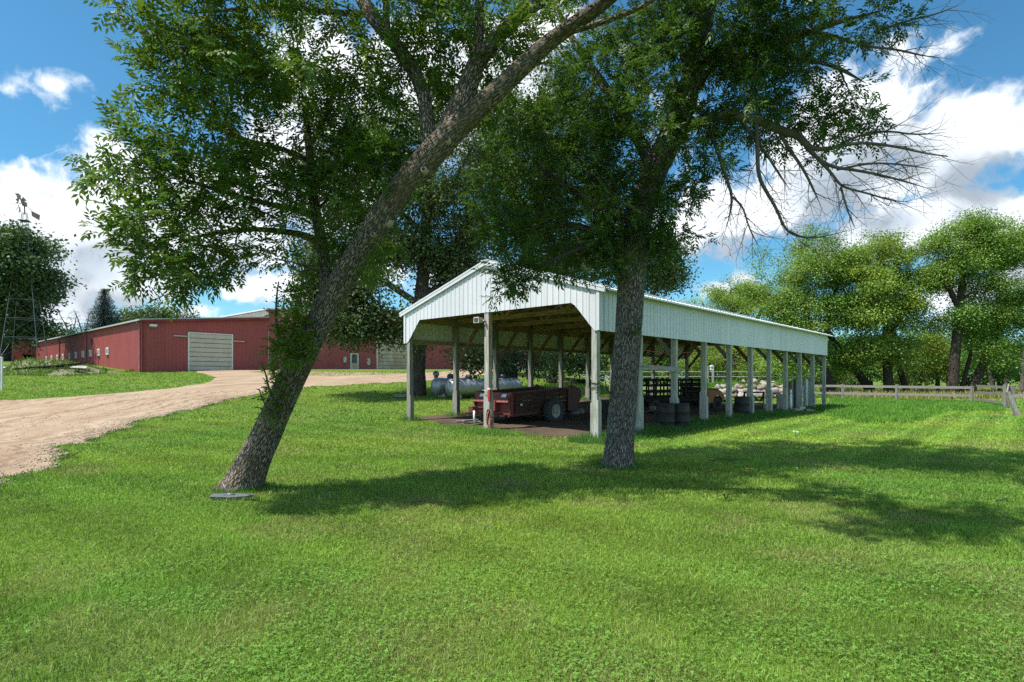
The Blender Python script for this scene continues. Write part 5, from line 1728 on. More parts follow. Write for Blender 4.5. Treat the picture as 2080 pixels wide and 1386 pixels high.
    # sprouts on the lower trunk
    stems = [([(612, 735, 7.45, 4), (575, 700, 7.4, 3), (560, 660, 7.4, 2.5), (562, 600, 7.4, 2), (566, 572, 7.4, 1.2)], [(575, 700, 7.35, 38, 38, .25, 24), (570, 640, 7.35, 26, 28, .2, 12), (568, 590, 7.4, 12, 22, .12, 5)]),
             ([(606, 745, 7.4, 4), (578, 715, 7.35, 3), (548, 690, 7.3, 2)], [(545, 690, 7.3, 22, 26, .2, 9)]),
             ([(568, 830, 7.6, 3), (548, 800, 7.5, 2.2), (540, 760, 7.5, 1.6), (530, 735, 7.5, 1)], [(540, 765, 7.5, 18, 24, .15, 7), (530, 805, 7.5, 12, 14, .1, 3)]),
             ([(560, 850, 7.6, 2.5), (536, 820, 7.55, 1.5), (526, 790, 7.5, 1)], [(528, 838, 7.55, 12, 16, .1, 4)]),
             ([(742, 520, 7.2, 3), (755, 500, 7.15, 2), (764, 480, 7.1, 1)], [(762, 490, 7.1, 16, 26, .1, 6), (745, 530, 7.1, 14, 20, .1, 5)])]
    for k_, (pts, tb) in enumerate(stems):
        s2 = Skeleton(.05)
        s2.limb(q(pts))
        t2 = blob_tips(tb, 31 + k_)
        t2[:, 1] += dz
        N2 = s2.grow(t2, 32, r_tip=.003)
        mb = MB(); limb_mesh(mb, s2, 6); twig_mesh(mb, N2)
        sp = mb.build('sprout_stem', M['twig_dark'], root, loc)
        V, L, S, C = ash_leaves(N2, 33 + k_, 14, .22, .17)
        raw_mesh('sprout_leaves', V, L, S, M['ash_leaf'], sp, C * np.array([1.25, 1.12, .9]), loc=loc)
left_ash()


# ---------------- upright ash on the right with its dead limb
def right_ash():
    g = ground_pt(1256, 950); D0 = g[1]; dz = D0 - 10.0
    root = thing('ash_tree', 'upright ash tree standing before the shed with a bare dead limb on its right', 'tree', (g[0], g[1], 0))
    loc = np.array([g[0], g[1], 0])
    sk = Skeleton(.14)
    def q(L): return [(a, b, c + dz, d) for a, b, c, d in L]
    sk.limb(q([(1253, 962, 10, 36), (1255, 945, 10, 31), (1258, 905, 10, 28.5), (1265, 820, 10, 27.5), (1272, 730, 10, 27), (1278, 640, 10, 26.5), (1283, 560, 10, 27), (1290, 490, 10, 27), (1302, 430, 10, 26), (1320, 372, 10, 26), (1345, 315, 10, 25), (1372, 258, 10, 25), (1394, 200, 10, 23), (1408, 140, 10, 20), (1425, 70, 10, 18), (1442, -10, 10.1, 16), (1455, -120, 10.2, 13), (1450, -300, 10.3, 9), (1440, -450, 10.4, 5)]), grow_from=.25)
    sk.limb(q([(1388, 196, 10, 20), (1420, 152, 9.9, 18), (1452, 112, 9.8, 15), (1485, 84, 9.7, 13), (1535, 82, 9.6, 12), (1590, 90, 9.5, 10), (1650, 60, 9.4, 8), (1720, 40, 9.3, 6), (1800, 20, 9.2, 4)]))
    sk.limb(q([(1330, 345, 10, 14), (1290, 270, 10.2, 12), (1245, 200, 10.5, 10), (1195, 130, 10.8, 8), (1150, 60, 11, 6), (1110, -40, 11.2, 5)]))
    sk.limb(q([(1298, 455, 10, 12), (1245, 430, 9.9, 10), (1180, 400, 9.7, 8), (1120, 360, 9.5, 6), (1060, 300, 9.4, 4)]))
    sk.limb(q([(1286, 525, 10, 10), (1240, 490, 9.9, 8), (1185, 460, 9.8, 7), (1120, 452, 9.6, 6), (1060, 470, 9.5, 4), (1020, 520, 9.4, 2.5)]))
    sk.limb(q([(1404, 150, 10, 10), (1370, 60, 10.3, 8), (1330, -30, 10.5, 7), (1290, -160, 10.8, 5)]))
    sk.limb(q([(1560, 85, 9.5, 6), (1620, 120, 9.4, 5), (1690, 130, 9.3, 4), (1760, 170, 9.3, 3)]))
    blobs = [(1290, 430, 9.8, 80, 85, .8, 42), (1180, 330, 9.8, 130, 100, 1.2, 74), (1080, 300, 9.8, 95, 95, 1.1, 56), (1060, 420, 9.6, 95, 75, 1.0, 42), (1150, 460, 9.6, 110, 70, 1.0, 48), (1245, 500, 9.7, 50, 55, .6, 20), (1325, 470, 9.9, 42, 52, .5, 16), (1375, 460, 9.9, 42, 26, .4, 9), (1385, 390, 9.9, 50, 40, .5, 14), (1350, 505, 9.9, 30, 20, .3, 5),
             (1290, 260, 9.8, 120, 115, 1.2, 72), (1200, 190, 10.2, 110, 95, 1.2, 50), (1350, 150, 10, 100, 115, 1.2, 56), (1110, 180, 10.4, 70, 80, .9, 22), (1480, 50, 9.6, 140, 65, 1.2, 50), (1600, 55, 9.4, 130, 62, 1.1, 46), (1690, 90, 9.3, 70, 65, .8, 22), (1640, 185, 9.3, 85, 70, .8, 32), (1715, 235, 9.2, 45, 35, .5, 11), (1775, 195, 9.2, 32, 22, .3, 5), (1790, 240, 9.2, 28, 12, .3, 4),
             (1480, 175, 9.6, 80, 50, .8, 24), (1545, 205, 9.5, 55, 60, .6, 17), (1440, 260, 9.8, 50, 50, .5, 14), (1420, 330, 9.9, 40, 30, .4, 8), (1050, 540, 9.3, 55, 26, .5, 12), (1055, 570, 9.3, 34, 24, .3, 8), (1010, 470, 9.4, 40, 40, .5, 8),
             (1840, 5, 9.2, 90, 18, .6, 11), (1240, 90, 10.6, 110, 70, 1.1, 34), (1330, 40, 10.2, 90, 60, 1., 26),
             (1420, 30, 9.6, 60, 60, .8, 18), (1560, 130, 9.7, 70, 50, .7, 18),
             (1300, -140, 10.4, 220, 130, 1.6, 54), (1560, -130, 9.8, 220, 130, 1.5, 54), (1800, -140, 9.2, 160, 90, 1.2, 26), (1440, -330, 10.2, 230, 130, 1.6, 50), (1700, -260, 8.8, 150, 90, 1.0, 20), (1700, -180, 7.6, 170, 90, .7, 16), (1500, -200, 8.2, 170, 90, .9, 24), (1250, -330, 10.3, 200, 120, 1.4, 40), (1120, -120, 10.6, 130, 100, 1.2, 30), (1600, -330, 9.6, 170, 110, 1.3, 34)]
    blobs = [(*q_[:5], q_[5] * 1.3, int(q_[6] * 1.6)) for q_ in blobs]
    tips = blob_tips(blobs, 21, 3, .22); tips[:, 1] += dz
    N = sk.grow(tips, 22, pen=.18, ang=.5, r_tip=.0042)
    mb = MB(); limb_mesh(mb, sk, 40, trunk_bumps(8, .04)); twig_mesh(mb, N)
    mb.build('trunk', M['ash_bark_grey'], root, loc)
    V, L, S, C = ash_leaves(N, 23, 25, .85, .21)
    C = C * np.array([.68, .76, .82])  # crown darkened by tint: shade from the canopy overhead put into the colour
    raw_mesh('crown', V, L, S, M['ash_leaf'], root, C, loc=loc)
    # small tuft on the trunk
    # dead limb
    dk = Skeleton(.10)
    dk.limb(q([(1380, 262, 9.9, 13), (1422, 247, 9.75, 11), (1462, 236, 9.6, 10), (1505, 237, 9.5, 10), (1548, 247, 9.4, 9), (1590, 268, 9.3, 8.5), (1618, 272, 9.25, 8), (1634, 290, 9.2, 7), (1650, 304, 9.15, 5), (1685, 303, 9.1, 4.4), (1715, 294, 9.0, 3.6), (1760, 290, 8.95, 3), (1820, 298, 8.9, 2.4), (1880, 312, 8.85, 1.8), (1925, 318, 8.8, 1.2)]), grow_from=.22)
    for pts in ([(1436, 262, 9.7, 5), (1450, 285, 9.65, 4.5), (1466, 330, 9.6, 4), (1478, 370, 9.6, 3.5), (1488, 400, 9.55, 2.8), (1482, 440, 9.5, 2), (1470, 480, 9.5, 1.2)],
                [(1536, 246, 9.4, 5), (1539, 300, 9.35, 4.5), (1540, 360, 9.3, 4), (1560, 395, 9.25, 3.6), (1578, 425, 9.2, 3.2), (1592, 462, 9.15, 2.6), (1610, 478, 9.1, 2.4), (1650, 485, 9.05, 2), (1700, 475, 9, 1.6), (1738, 462, 8.95, 1)],
                [(1488, 400, 9.55, 2.5), (1510, 420, 9.5, 2), (1520, 460, 9.5, 1.6), (1540, 500, 9.45, 1.2)], [(1638, 298, 9.2, 5), (1660, 322, 9.1, 4), (1690, 340, 9, 3.4), (1740, 346, 8.95, 3), (1800, 358, 8.9, 2.4), (1860, 375, 8.85, 1.6), (1905, 390, 8.8, 1)],
                [(1660, 322, 9.1, 3.4), (1690, 352, 9, 3), (1708, 380, 9, 2.6), (1760, 392, 8.9, 2), (1810, 408, 8.85, 1.6), (1860, 412, 8.8, 1)], [(1708, 380, 9, 2.4), (1716, 410, 8.95, 1.9), (1726, 440, 8.9, 1.4), (1738, 465, 8.9, .9)],
                [(1580, 262, 9.35, 4), (1600, 300, 9.3, 3.6), (1630, 340, 9.2, 3), (1650, 380, 9.15, 2.4), (1668, 420, 9.1, 1.4)], [(1505, 240, 9.5, 4), (1530, 280, 9.45, 3.4), (1556, 310, 9.4, 3), (1580, 350, 9.3, 2.4), (1608, 390, 9.25, 1.6)],
                [(1690, 303, 9.1, 3), (1740, 275, 9, 2.6), (1800, 265, 8.95, 2.2), (1860, 275, 8.9, 1.7), (1930, 268, 8.85, 1)], [(1700, 345, 9, 2.6), (1770, 330, 8.95, 2.2), (1840, 335, 8.9, 1.7), (1900, 345, 8.8, 1)],
                [(1640, 60, 9.3, 4), (1700, 75, 9.2, 3.4), (1760, 95, 9.15, 2.8), (1820, 100, 9.1, 2.2), (1880, 115, 9.05, 1.6), (1935, 120, 9, 1)], [(1790, 60, 9.2, 3), (1850, 40, 9.1, 2.2), (1900, 30, 9.05, 1.6), (1950, 10, 9, 1)],
                [(1310, 440, 9.6, 4), (1270, 410, 9.3, 3), (1220, 405, 9.2, 2.4), (1170, 430, 9.1, 1.8), (1130, 440, 9.1, 1)]):
        dk.limb(q(pts))
    def shoots(limb, rs_, r0, lev, step, ln):
        L_ = np.concatenate([[0], np.cumsum(np.linalg.norm(np.diff(limb[:, :3], axis=0), axis=1))])
        out = []
        t = L_[-1] * .22
        sd = 1
        while t < L_[-1]:
            p = np.array([np.interp(t, L_, limb[:, k]) for k in range(4)])
            i = min(len(limb) - 2, int(np.searchsorted(L_, t)) - 1); d = nrm(limb[i + 1, :3] - limb[i, :3])
            sd = -sd
            side = nrm(np.cross(d, np.array([0.15, 1, .1]))) * sd + rs_.normal(size=3) * np.array([.25, .55, .25])
            l = ln * rs_.uniform(.5, 1.15) * (1.15 - .6 * t / L_[-1])
            v = nrm(d + nrm(side) * rs_.uniform(.45, .95))
            q = p[:3].copy(); P = [q.copy()]
            n = max(4, int(l / .09))
            for k in range(n):
                v = nrm(v + d * .06 + rs_.normal(size=3) * .11 + np.array([.02, 0, .03]))
                q = q + v * l / n; P.append(q.copy())
            r1 = min(p[3] * .62, r0)
            A = np.column_stack([np.array(P), np.linspace(r1, .0017, len(P))])
            out.append(A)
            t += step * rs_.uniform(.6, 1.4)
        if lev > 1:
            for A in list(out):
                out += shoots(A, rs_, r0 * .6, lev - 1, step * .75, ln * .5)
        return out
    rsd = np.random.RandomState(61)
    extra = []
    for k_, Q in enumerate(dk.limbs):
        extra += shoots(Q, rsd, .0085, 2, .17 if k_ else .28, .95 if k_ else 1.25)
    tb = [(1860, 300, 8.85, 80, 44, .4, 90), (1810, 372, 8.9, 105, 42, .5, 100), (1700, 420, 9, 65, 45, .4, 40), (1600, 440, 9.2, 60, 45, .3, 40), (1495, 440, 9.5, 50, 80, .3, 70), (1550, 380, 9.35, 65, 60, .4, 60), (1630, 370, 9.2, 65, 60, .4, 50), (1850, 105, 9.1, 90, 40, .4, 60), (1900, 40, 9.05, 55, 45, .4, 26), (1540, 505, 9.4, 30, 28, .2, 14), (1640, 250, 9.3, 100, 45, .5, 60), (1500, 330, 9.5, 55, 45, .4, 40), (1230, 400, 9.2, 70, 35, .3, 24), (1680, 20, 9.3, 130, 30, .5, 30), (1760, 250, 9, 70, 25, .4, 24)]
    t2 = blob_tips(tb, 41); t2[:, 1] += dz
    N2 = dk.grow(t2, 42, pen=.10, ang=.8, r_tip=.0036, expo=.36, jit=.08)
    mb = MB(); limb_mesh(mb, dk, 10, trunk_bumps(5, .05)); twig_mesh(mb, N2, 5, 4, 3)
    for A in extra:
        v, f_, a_ = tube_geo(A[:, :3], A[:, 3], 4, False); mb.add(v, f_, True, 0, a_)
    mb.build('dead_limb', M['twig_grey'], root, loc)
    # dead hanging twigs inside the crown on the left
    hk = Skeleton(.12)
    hk.limb(q([(1240, 490, 9.8, 6), (1190, 500, 9.6, 5), (1140, 520, 9.4, 4), (1090, 545, 9.3, 2.5)]))
    hk.limb(q([(1180, 400, 9.6, 5), (1120, 420, 9.4, 4), (1060, 470, 9.3, 2.5)]))
    t3 = blob_tips([(1080, 500, 9.3, 80, 60, .5, 40), (1110, 400, 9.3, 90, 50, .6, 34), (1000, 480, 9.3, 50, 50, .5, 14)], 44); t3[:, 1] += dz
    N3 = hk.grow(t3, 45, pen=.1, ang=.5, r_tip=.0045, expo=.40)
    mb = MB(); limb_mesh(mb, hk, 8); twig_mesh(mb, N3, 4, 4, 3)
    mb.build('dead_twigs', M['twig_dark'], root, loc)
    # a few sprouts on the trunk
    for k_, (pts, tb4) in enumerate((([(1290, 690, 9.85, 2), (1298, 672, 9.8, 1.6), (1304, 664, 9.78, 1)], (1304, 665, 9.78, 8, 8, .08, 4)), ([(1240, 800, 9.85, 2), (1232, 790, 9.8, 1.4), (1230, 775, 9.8, 1)], (1228, 790, 9.8, 8, 20, .08, 5)))):
        s2 = Skeleton(.04)
        s2.limb(q(pts))
        t4 = blob_tips([tb4], 46 + k_); t4[:, 1] += dz
        N4 = s2.grow(t4, 47, r_tip=.0025)
        mb = MB(); limb_mesh(mb, s2, 5); twig_mesh(mb, N4, 4, 4, 3); sp = mb.build('sprout_stem', M['twig_dark'], root, loc)
        V, L, S, C = ash_leaves(N4, 48 + k_, 14, .15, .12)
        raw_mesh('sprout_leaves', V, L, S, M['ash_leaf'], sp, C, loc=loc)
right_ash()


# ---------------- trees farther off
def far_tree(name, label, cat, D0, limbs, blobs, leaf, bark, per, rc, size, seed, group=None, seg=.35, tint=(1, 1, 1), flat=.75, upw=.9, r_tip=.012, k=10, bare=False, hue_s=.08):
    """limbs and blobs in photo pixels at about depth D0"""
    b = at(limbs[0][0][0], 768, D0)
    z0 = float(gz(b[0], b[1]))
    loc = np.array([b[0], b[1], z0])
    root = thing(name, label, cat, loc, 0, group)
    sk = Skeleton(seg)
    for n_, L in enumerate(limbs):
        L = [list(q) for q in L]
        pts = [(*at(x, y, D0 + dd), r * D0 / FPX) for x, y, dd, r in L]
        if n_ == 0:
            pts[0] = (pts[0][0], pts[0][1], z0 - .15, pts[0][3])
        sk.limb(pts, px=False, grow_from=.3 if n_ == 0 and len(limbs) > 1 else .1)
    tips = blob_tips([(x, y, D0 + dd, rx, ry, rd, n) for x, y, dd, rx, ry, rd, n in blobs], seed, 1 if bare else 3, D0 * .011)
    N = sk.grow(tips, seed + 1, pen=.12, ang=.4, r_tip=r_tip, expo=.45)
    mb = MB(); limb_mesh(mb, sk, k, trunk_bumps(seed, .06)); twig_mesh(mb, N, 5, 3, 3, thin=.02, stride=2)
    mb.build('trunk', M[bark], root, loc)
    if not bare:
        cc = tips.mean(0) - np.array([0, 0, 1.0])
        V, L, S, C = cluster_leaves(tips, seed + 2, per, rc, size, crown_c=cc, flat=flat, upw=upw, hue_s=hue_s)
        raw_mesh('crown', V, L, S, M[leaf], root, C * np.array(tint), loc=loc)
    return root

# oaks in the yard behind the shed
far_tree('oak_tree', 'large dark oak just left of the shed, its trunk beside the shed corner post', 'tree', 31,
         [[(848, 812, 0, 19), (849, 770, 0, 15), (851, 700, 0, 14), (856, 600, 0, 14), (864, 500, 0, 12), (870, 410, 0, 10), (870, 330, 0, 8), (862, 250, 0, 5)],
          [(855, 620, 0, 7), (800, 585, -1, 6), (745, 548, -1.5, 4.5), (690, 535, -2, 3)], [(862, 545, 0, 7), (905, 500, 1, 5), (960, 470, 1.5, 3)], [(854, 650, 0, 7), (790, 640, -1, 5), (730, 655, -2, 4), (690, 660, -2, 2)],
          [(866, 480, 0, 7), (805, 425, 1, 6), (745, 390, 1, 4), (690, 345, 1, 3)], [(869, 430, 0, 6), (925, 365, -1, 5), (965, 290, -1, 3)], [(857, 600, 0, 6), (920, 570, 0, 4), (980, 555, 0, 3)]],
         [(705, 645, -2, 72, 28, 2, 30), (785, 655, -2, 60, 24, 1.6, 20), (755, 600, -1.5, 70, 40, 2, 28), (640, 575, -1, 52, 42, 2, 26), (610, 640, -1, 30, 26, 1, 9), (690, 530, -1.5, 75, 48, 2, 30), (660, 400, 0, 85, 80, 2.5, 36), (760, 420, 0, 75, 70, 2.5, 42), (760, 300, 0, 105, 85, 3, 40), (860, 250, 0, 95, 75, 3, 30), (945, 330, -1, 75, 85, 2.5, 34), (925, 430, -.5, 66, 50, 2, 36), (890, 510, 0, 55, 36, 1.6, 20), (800, 505, 0, 60, 44, 1.8, 24), (850, 400, -1, 70, 60, 2, 30), (930, 520, .5, 50, 30, 1.6, 14), (985, 250, 0, 70, 80, 2, 22), (960, 560, 0, 40, 16, 1.2, 5), (835, 672, -1.5, 20, 18, .8, 6), (900, 600, .5, 40, 26, 1.4, 8), (720, 672, -2, 24, 12, .8, 5)],
         'oak_leaf', 'oak_bark', 170, .50, .115, 51, hue_s=.06)
far_tree('oak_tree', 'broad oak behind the shed, its stout forked trunk beyond the red spreader', 'tree', 34,
         [[(1028, 806, 0, 26), (1030, 770, 0, 22), (1033, 720, 0, 21), (1040, 640, 0, 19), (1060, 550, 0, 15), (1085, 470, 0, 11), (1100, 380, 0, 8), (1105, 280, 0, 5)],
          [(1036, 690, 0, 10), (1000, 640, -1, 8), (960, 590, -1, 5), (930, 520, -1, 3)], [(1058, 560, 0, 9), (1130, 510, 1, 7), (1190, 480, 1, 4)], [(1030, 735, -.5, 6), (1000, 722, -2, 4), (970, 735, -3, 2.5)], [(1082, 480, 0, 7), (1020, 420, 0, 5), (990, 360, 0, 3)]],
         [(985, 735, -3, 26, 22, 1.1, 12), (960, 720, -3, 14, 12, .6, 4), (1000, 500, -1, 60, 50, 2, 20), (1085, 500, 0, 80, 60, 2.4, 28), (1150, 430, 1, 90, 70, 2.5, 30), (1060, 340, 0, 90, 90, 2.5, 32), (1180, 525, 1, 75, 36, 2, 18), (1130, 260, 0, 110, 70, 2.5, 34), (1010, 330, 0, 70, 90, 2.4, 30), (1100, 180, 0, 100, 60, 2.4, 26), (1190, 330, 1, 80, 80, 2.5, 28), (960, 540, -1, 40, 24, 1.4, 8), (1075, 728, -2, 26, 24, 1, 9), (1100, 565, 0, 70, 24, 1.8, 14)],
         'oak_leaf', 'oak_bark', 170, .55, .12, 61, hue_s=.06)
far_tree('oak_tree', 'oak behind the middle of the shed, its crown showing right of the upright ash', 'tree', 39,
         [[(1122, 806, 0, 12), (1122, 770, 0, 9), (1124, 720, 0, 9), (1140, 620, 0, 8.5), (1165, 540, 0, 7), (1200, 470, 0, 5), (1220, 400, 0, 3)],
          [(1150, 590, 0, 6), (1220, 560, 0, 5), (1290, 545, 0, 3.5), (1340, 530, 0, 2)], [(1180, 520, 0, 5), (1250, 480, 0, 4), (1300, 450, 0, 2)]],
         [(1240, 520, 0, 85, 55, 3, 34), (1295, 565, 0, 62, 28, 2, 20), (1325, 508, 0, 38, 20, 1.4, 10), (1342, 560, 0, 30, 22, 1, 16), (1330, 525, 0, 36, 30, 1.4, 20), (1370, 585, 0, 22, 12, 1, 6), (1200, 420, 0, 80, 70, 2.6, 28), (1130, 730, -1, 26, 22, 1.2, 8), (1180, 745, 0, 40, 20, 1.6, 9), (1280, 440, 0, 50, 50, 2, 10)],
         'oak_leaf', 'oak_bark', 150, .55, .13, 71, tint=(1.02, 1.05, 1.0), hue_s=.06)

# box elders along the meadow on the right
E_ = [
    ('box elder with twin leaning trunks directly right of the shed roof end', 50,
     [[(1690, 806, 0, 11), (1682, 770, 0, 9), (1665, 720, 0, 8), (1640, 660, 0, 7), (1625, 590, 0, 5), (1620, 530, 0, 3)], [(1776, 806, 1, 10), (1752, 770, 1, 8), (1722, 730, 1, 7), (1690, 690, 1, 6), (1660, 640, 0, 4)], [(1664, 715, 0, 6), (1690, 640, 0, 4), (1700, 560, 0, 3)], [(1640, 660, 0, 5), (1590, 640, 0, 4), (1550, 620, 0, 3)]],
     [(1640, 560, 0, 90, 62, 3, 54), (1585, 620, 0, 55, 45, 2.4, 26), (1690, 540, 0, 60, 55, 2.4, 30), (1640, 640, 0, 85, 52, 2.6, 34), (1600, 680, 0, 60, 30, 2, 16), (1700, 650, 0, 45, 50, 2, 18), (1660, 500, 0, 46, 26, 1.8, 14), (1720, 700, 0, 36, 30, 1.5, 9), (1660, 710, 0, 45, 25, 1.6, 14), (1600, 730, 0, 60, 28, 2, 16), (1720, 740, .5, 40, 24, 1.6, 10), (1560, 600, 0, 40, 30, 2, 12)], (1, 1, 1)),
    ('box elder with yellowish crown rising over the middle of the rail fence', 49,
     [[(1808, 806, 0, 11), (1803, 770, 0, 9), (1802, 700, 0, 8), (1800, 630, 0, 7), (1795, 560, 0, 5), (1790, 510, 0, 3)], [(1846, 806, 1, 7), (1836, 780, 1, 6), (1820, 720, 1, 5), (1815, 640, 1, 3)], [(1802, 690, 0, 6), (1840, 620, 0, 5), (1860, 560, 0, 3)], [(1800, 640, 0, 5), (1750, 590, 0, 4), (1730, 540, 0, 3)]],
     [(1780, 540, 0, 62, 56, 2.4, 40), (1740, 590, -.6, 55, 60, 2.2, 34), (1818, 580, 0, 46, 50, 2.2, 30), (1790, 650, -.6, 70, 52, 2.2, 34), (1795, 505, 0, 32, 24, 1.6, 14), (1745, 680, -.6, 32, 42, 1.4, 13), (1845, 655, 0, 30, 40, 1.6, 14), (1800, 720, 0, 42, 26, 1.6, 10), (1730, 530, -.6, 34, 28, 1.4, 11), (1770, 720, .5, 46, 30, 1.6, 12), (1850, 710, .5, 40, 34, 1.6, 12)], (1.1, 1.03, .92)),
    ('tall box elder at the right with a strongly leaning trunk over the fence corner', 47,
     [[(1932, 810, 0, 11), (1936, 770, 0, 10), (1942, 700, 0, 9), (1948, 640, 0, 8), (1955, 570, 0, 6), (1962, 500, 0, 4), (1965, 450, 0, 2)], [(1962, 812, .4, 9), (1978, 780, .3, 8), (2002, 730, 0, 8), (2025, 680, 0, 6), (2050, 630, 0, 5), (2075, 580, 0, 4)], [(1950, 630, 0, 6), (1920, 570, 0, 5), (1895, 530, 0, 3)], [(1955, 570, 0, 5), (2000, 520, 0, 4), (2040, 470, 0, 3)], [(1950, 808, .6, 5), (1958, 770, .6, 4), (1972, 720, .6, 3.5), (1985, 660, .6, 2.5)]],
     [(1960, 500, 0, 75, 42, 2.6, 42), (1922, 545, 0, 28, 34, 1.6, 18), (2020, 500, 0, 60, 48, 2.2, 36), (2075, 490, 0, 45, 45, 2, 24), (1960, 580, 0, 62, 40, 2.2, 30), (1975, 460, 0, 46, 22, 1.6, 16), (2060, 600, 0, 46, 42, 2, 22), (2010, 650, 0, 50, 35, 2, 18), (1950, 660, 0, 32, 34, 1.4, 12), (2090, 640, 0, 40, 34, 1.8, 12), (1990, 720, 0, 28, 24, 1.2, 7), (2120, 560, 0, 40, 60, 2, 16), (1985, 690, .5, 44, 36, 1.6, 14), (2050, 690, .8, 36, 40, 1.6, 10)], (.95, 1, 1)),
    ('lower box elder crown seen over the far half of the shed roof', 66,
     [[(1500, 800, 0, 8), (1498, 740, 0, 7), (1492, 680, 0, 6), (1488, 620, 0, 4), (1485, 590, 0, 2)], [(1495, 700, 0, 5), (1540, 650, 0, 4), (1560, 600, 0, 3)], [(1493, 690, 0, 5), (1440, 650, 0, 4), (1425, 610, 0, 2)]],
     [(1480, 610, 0, 55, 38, 2.6, 36), (1430, 625, 0, 30, 30, 2, 14), (1540, 620, 0, 50, 42, 2.4, 28), (1480, 670, 0, 75, 42, 2.6, 32), (1570, 690, 0, 60, 40, 2.6, 20), (1420, 680, 0, 45, 40, 2, 16), (1400, 640, 0, 26, 20, 1.6, 6)], (1.05, 1.03, 1)),
]
for k, (lab, D0, limbs, blobs, tint) in enumerate(E_):
    far_tree('box_elder_tree', lab, 'tree', D0, limbs, [(*q_[:6], int(q_[6] * 1.12)) for q_ in blobs], 'elder_leaf', 'elder_bark', 340, .58, .105, 80 + 7 * k, 'box elders along the meadow', tint=tint, flat=.55, upw=1.1, seg=.45, r_tip=.016)
B_ = [((1905, 795, 54), (1905, 720, 30, 52, 24), (1.25, 1.15, .9), 'bright green bushy sapling between the two right box elders'),
      ((1870, 800, 56), (1868, 745, 40, 40, 18), (1, 1, 1), 'dark leafy bush beneath the yellowish box elder'),
      ((2030, 800, 50), (2022, 745, 30, 26, 12), (.9, 1.1, .9), 'green bush growing in front of the grey brushwood at the right edge'),
      ((1730, 800, 60), (1735, 750, 55, 38, 20), (.9, .95, 1), 'shady bush behind the leaning twin trunks'),
      ((1300, 795, 60), (1300, 745, 62, 36, 26), (.95, 1., 1), 'leafy bush behind the shed seen past the upright ash trunk'),
      ((1400, 795, 58), (1395, 735, 50, 45, 26), (1.1, 1.05, 1), 'bush behind the wire fence left of the bird box'),
      ((1500, 795, 58), (1490, 735, 45, 42, 24), (1.25, 1.12, .95), 'yellow green bush behind the fieldstone heap'),
      ((1570, 795, 60), (1575, 735, 50, 45, 24), (1.0, 1.0, 1), 'dense bush behind the right end of the fieldstone heap'),
      ((1640, 795, 60), (1650, 745, 48, 42, 20), (.85, .95, 1), 'dark bush beyond the shed far corner'),
      ((1225, 790, 70), (1215, 745, 45, 30, 18), (1.15, 1.1, 1), 'light green bush beside the paddock gate'),
      ((1170, 790, 74), (1165, 740, 40, 34, 16), (.95, 1., 1), 'rounded bush left of the paddock gate')]
for k, ((bx_, by_, D0), (x, y, rx, ry, n), tint, lab) in enumerate(B_):
    far_tree('bush', lab, 'bush', D0, [[(bx_, 805, 0, 4), (bx_, 780, 0, 3), (x, y, 0, 1.5)]], [(x, y, 0, rx, ry, rx * D0 / FPX * .8, n)], 'elder_leaf', 'elder_bark', 230, .5, .11, 140 + 5 * k, 'bushes beyond the lawn', tint=tuple(.72 * t for t in tint), seg=.4, r_tip=.012, k=6)  # tints scaled down: the understorey's shade is put into the leaf colour
# grey leafless brushwood at the right edge
far_tree('brushwood', 'tangle of grey leafless brushwood at the right edge', 'shrub', 54, [[(2045, 800, 0, 5), (2044, 770, 0, 4), (2046, 730, 0, 2)], [(2075, 800, 0, 5), (2078, 760, 0, 3), (2080, 700, 0, 2)], [(2020, 800, 0, 4), (2012, 770, 0, 3), (2004, 730, 0, 2)]],
         [(2045, 725, 0, 45, 42, 2, 130), (2085, 715, 0, 40, 50, 2, 110), (2010, 750, 0, 28, 30, 1.5, 50)], None, 'twig_grey', 0, 0, 0, 211, seg=.3, r_tip=.012, k=6, bare=True)

# left side: big tree behind the windmill, spruce, dead trees, distant crowns
far_tree('maple_tree', 'big dark maple wrapped about the windmill at the left edge', 'tree', 63,
         [[(6, 735, 0, 15), (6, 690, 0, 13), (8, 620, 0, 11), (12, 560, 0, 8), (20, 500, 0, 5), (24, 460, 0, 3)], [(8, 640, 0, 8), (50, 590, 0, 5), (85, 560, 0, 3)], [(8, 620, 0, 8), (-40, 570, 0, 5), (-80, 530, 0, 3)]],
         [(12, 510, 0, 44, 46, 4, 64), (48, 515, -2, 28, 40, 3.5, 50), (60, 565, -2, 30, 36, 3.5, 50), (20, 580, 0, 60, 60, 4, 54), (45, 620, 0, 40, 36, 3, 34), (-60, 540, 0, 80, 80, 5, 70), (40, 660, 0, 36, 26, 2.4, 18), (-10, 650, 0, 60, 40, 4, 30), (88, 572, 0, 12, 16, 1.2, 6)],
         'oak_leaf', 'oak_bark', 95, .75, .26, 301, tint=(.85, .95, .85), seg=.5, r_tip=.02)
far_tree('shade_tree', 'dark round crowned tree low behind the windmill legs', 'tree', 86, [[(95, 742, 0, 7), (96, 700, 0, 5), (98, 670, 0, 2)]], [(98, 680, 0, 36, 22, 3, 30), (65, 690, 0, 30, 20, 3, 20), (125, 690, 0, 20, 14, 2, 10), (30, 695, 0, 30, 22, 3, 16)], 'oak_leaf', 'oak_bark', 90, .7, .28, 321, tint=(.8, .95, .9), seg=.5, r_tip=.02)
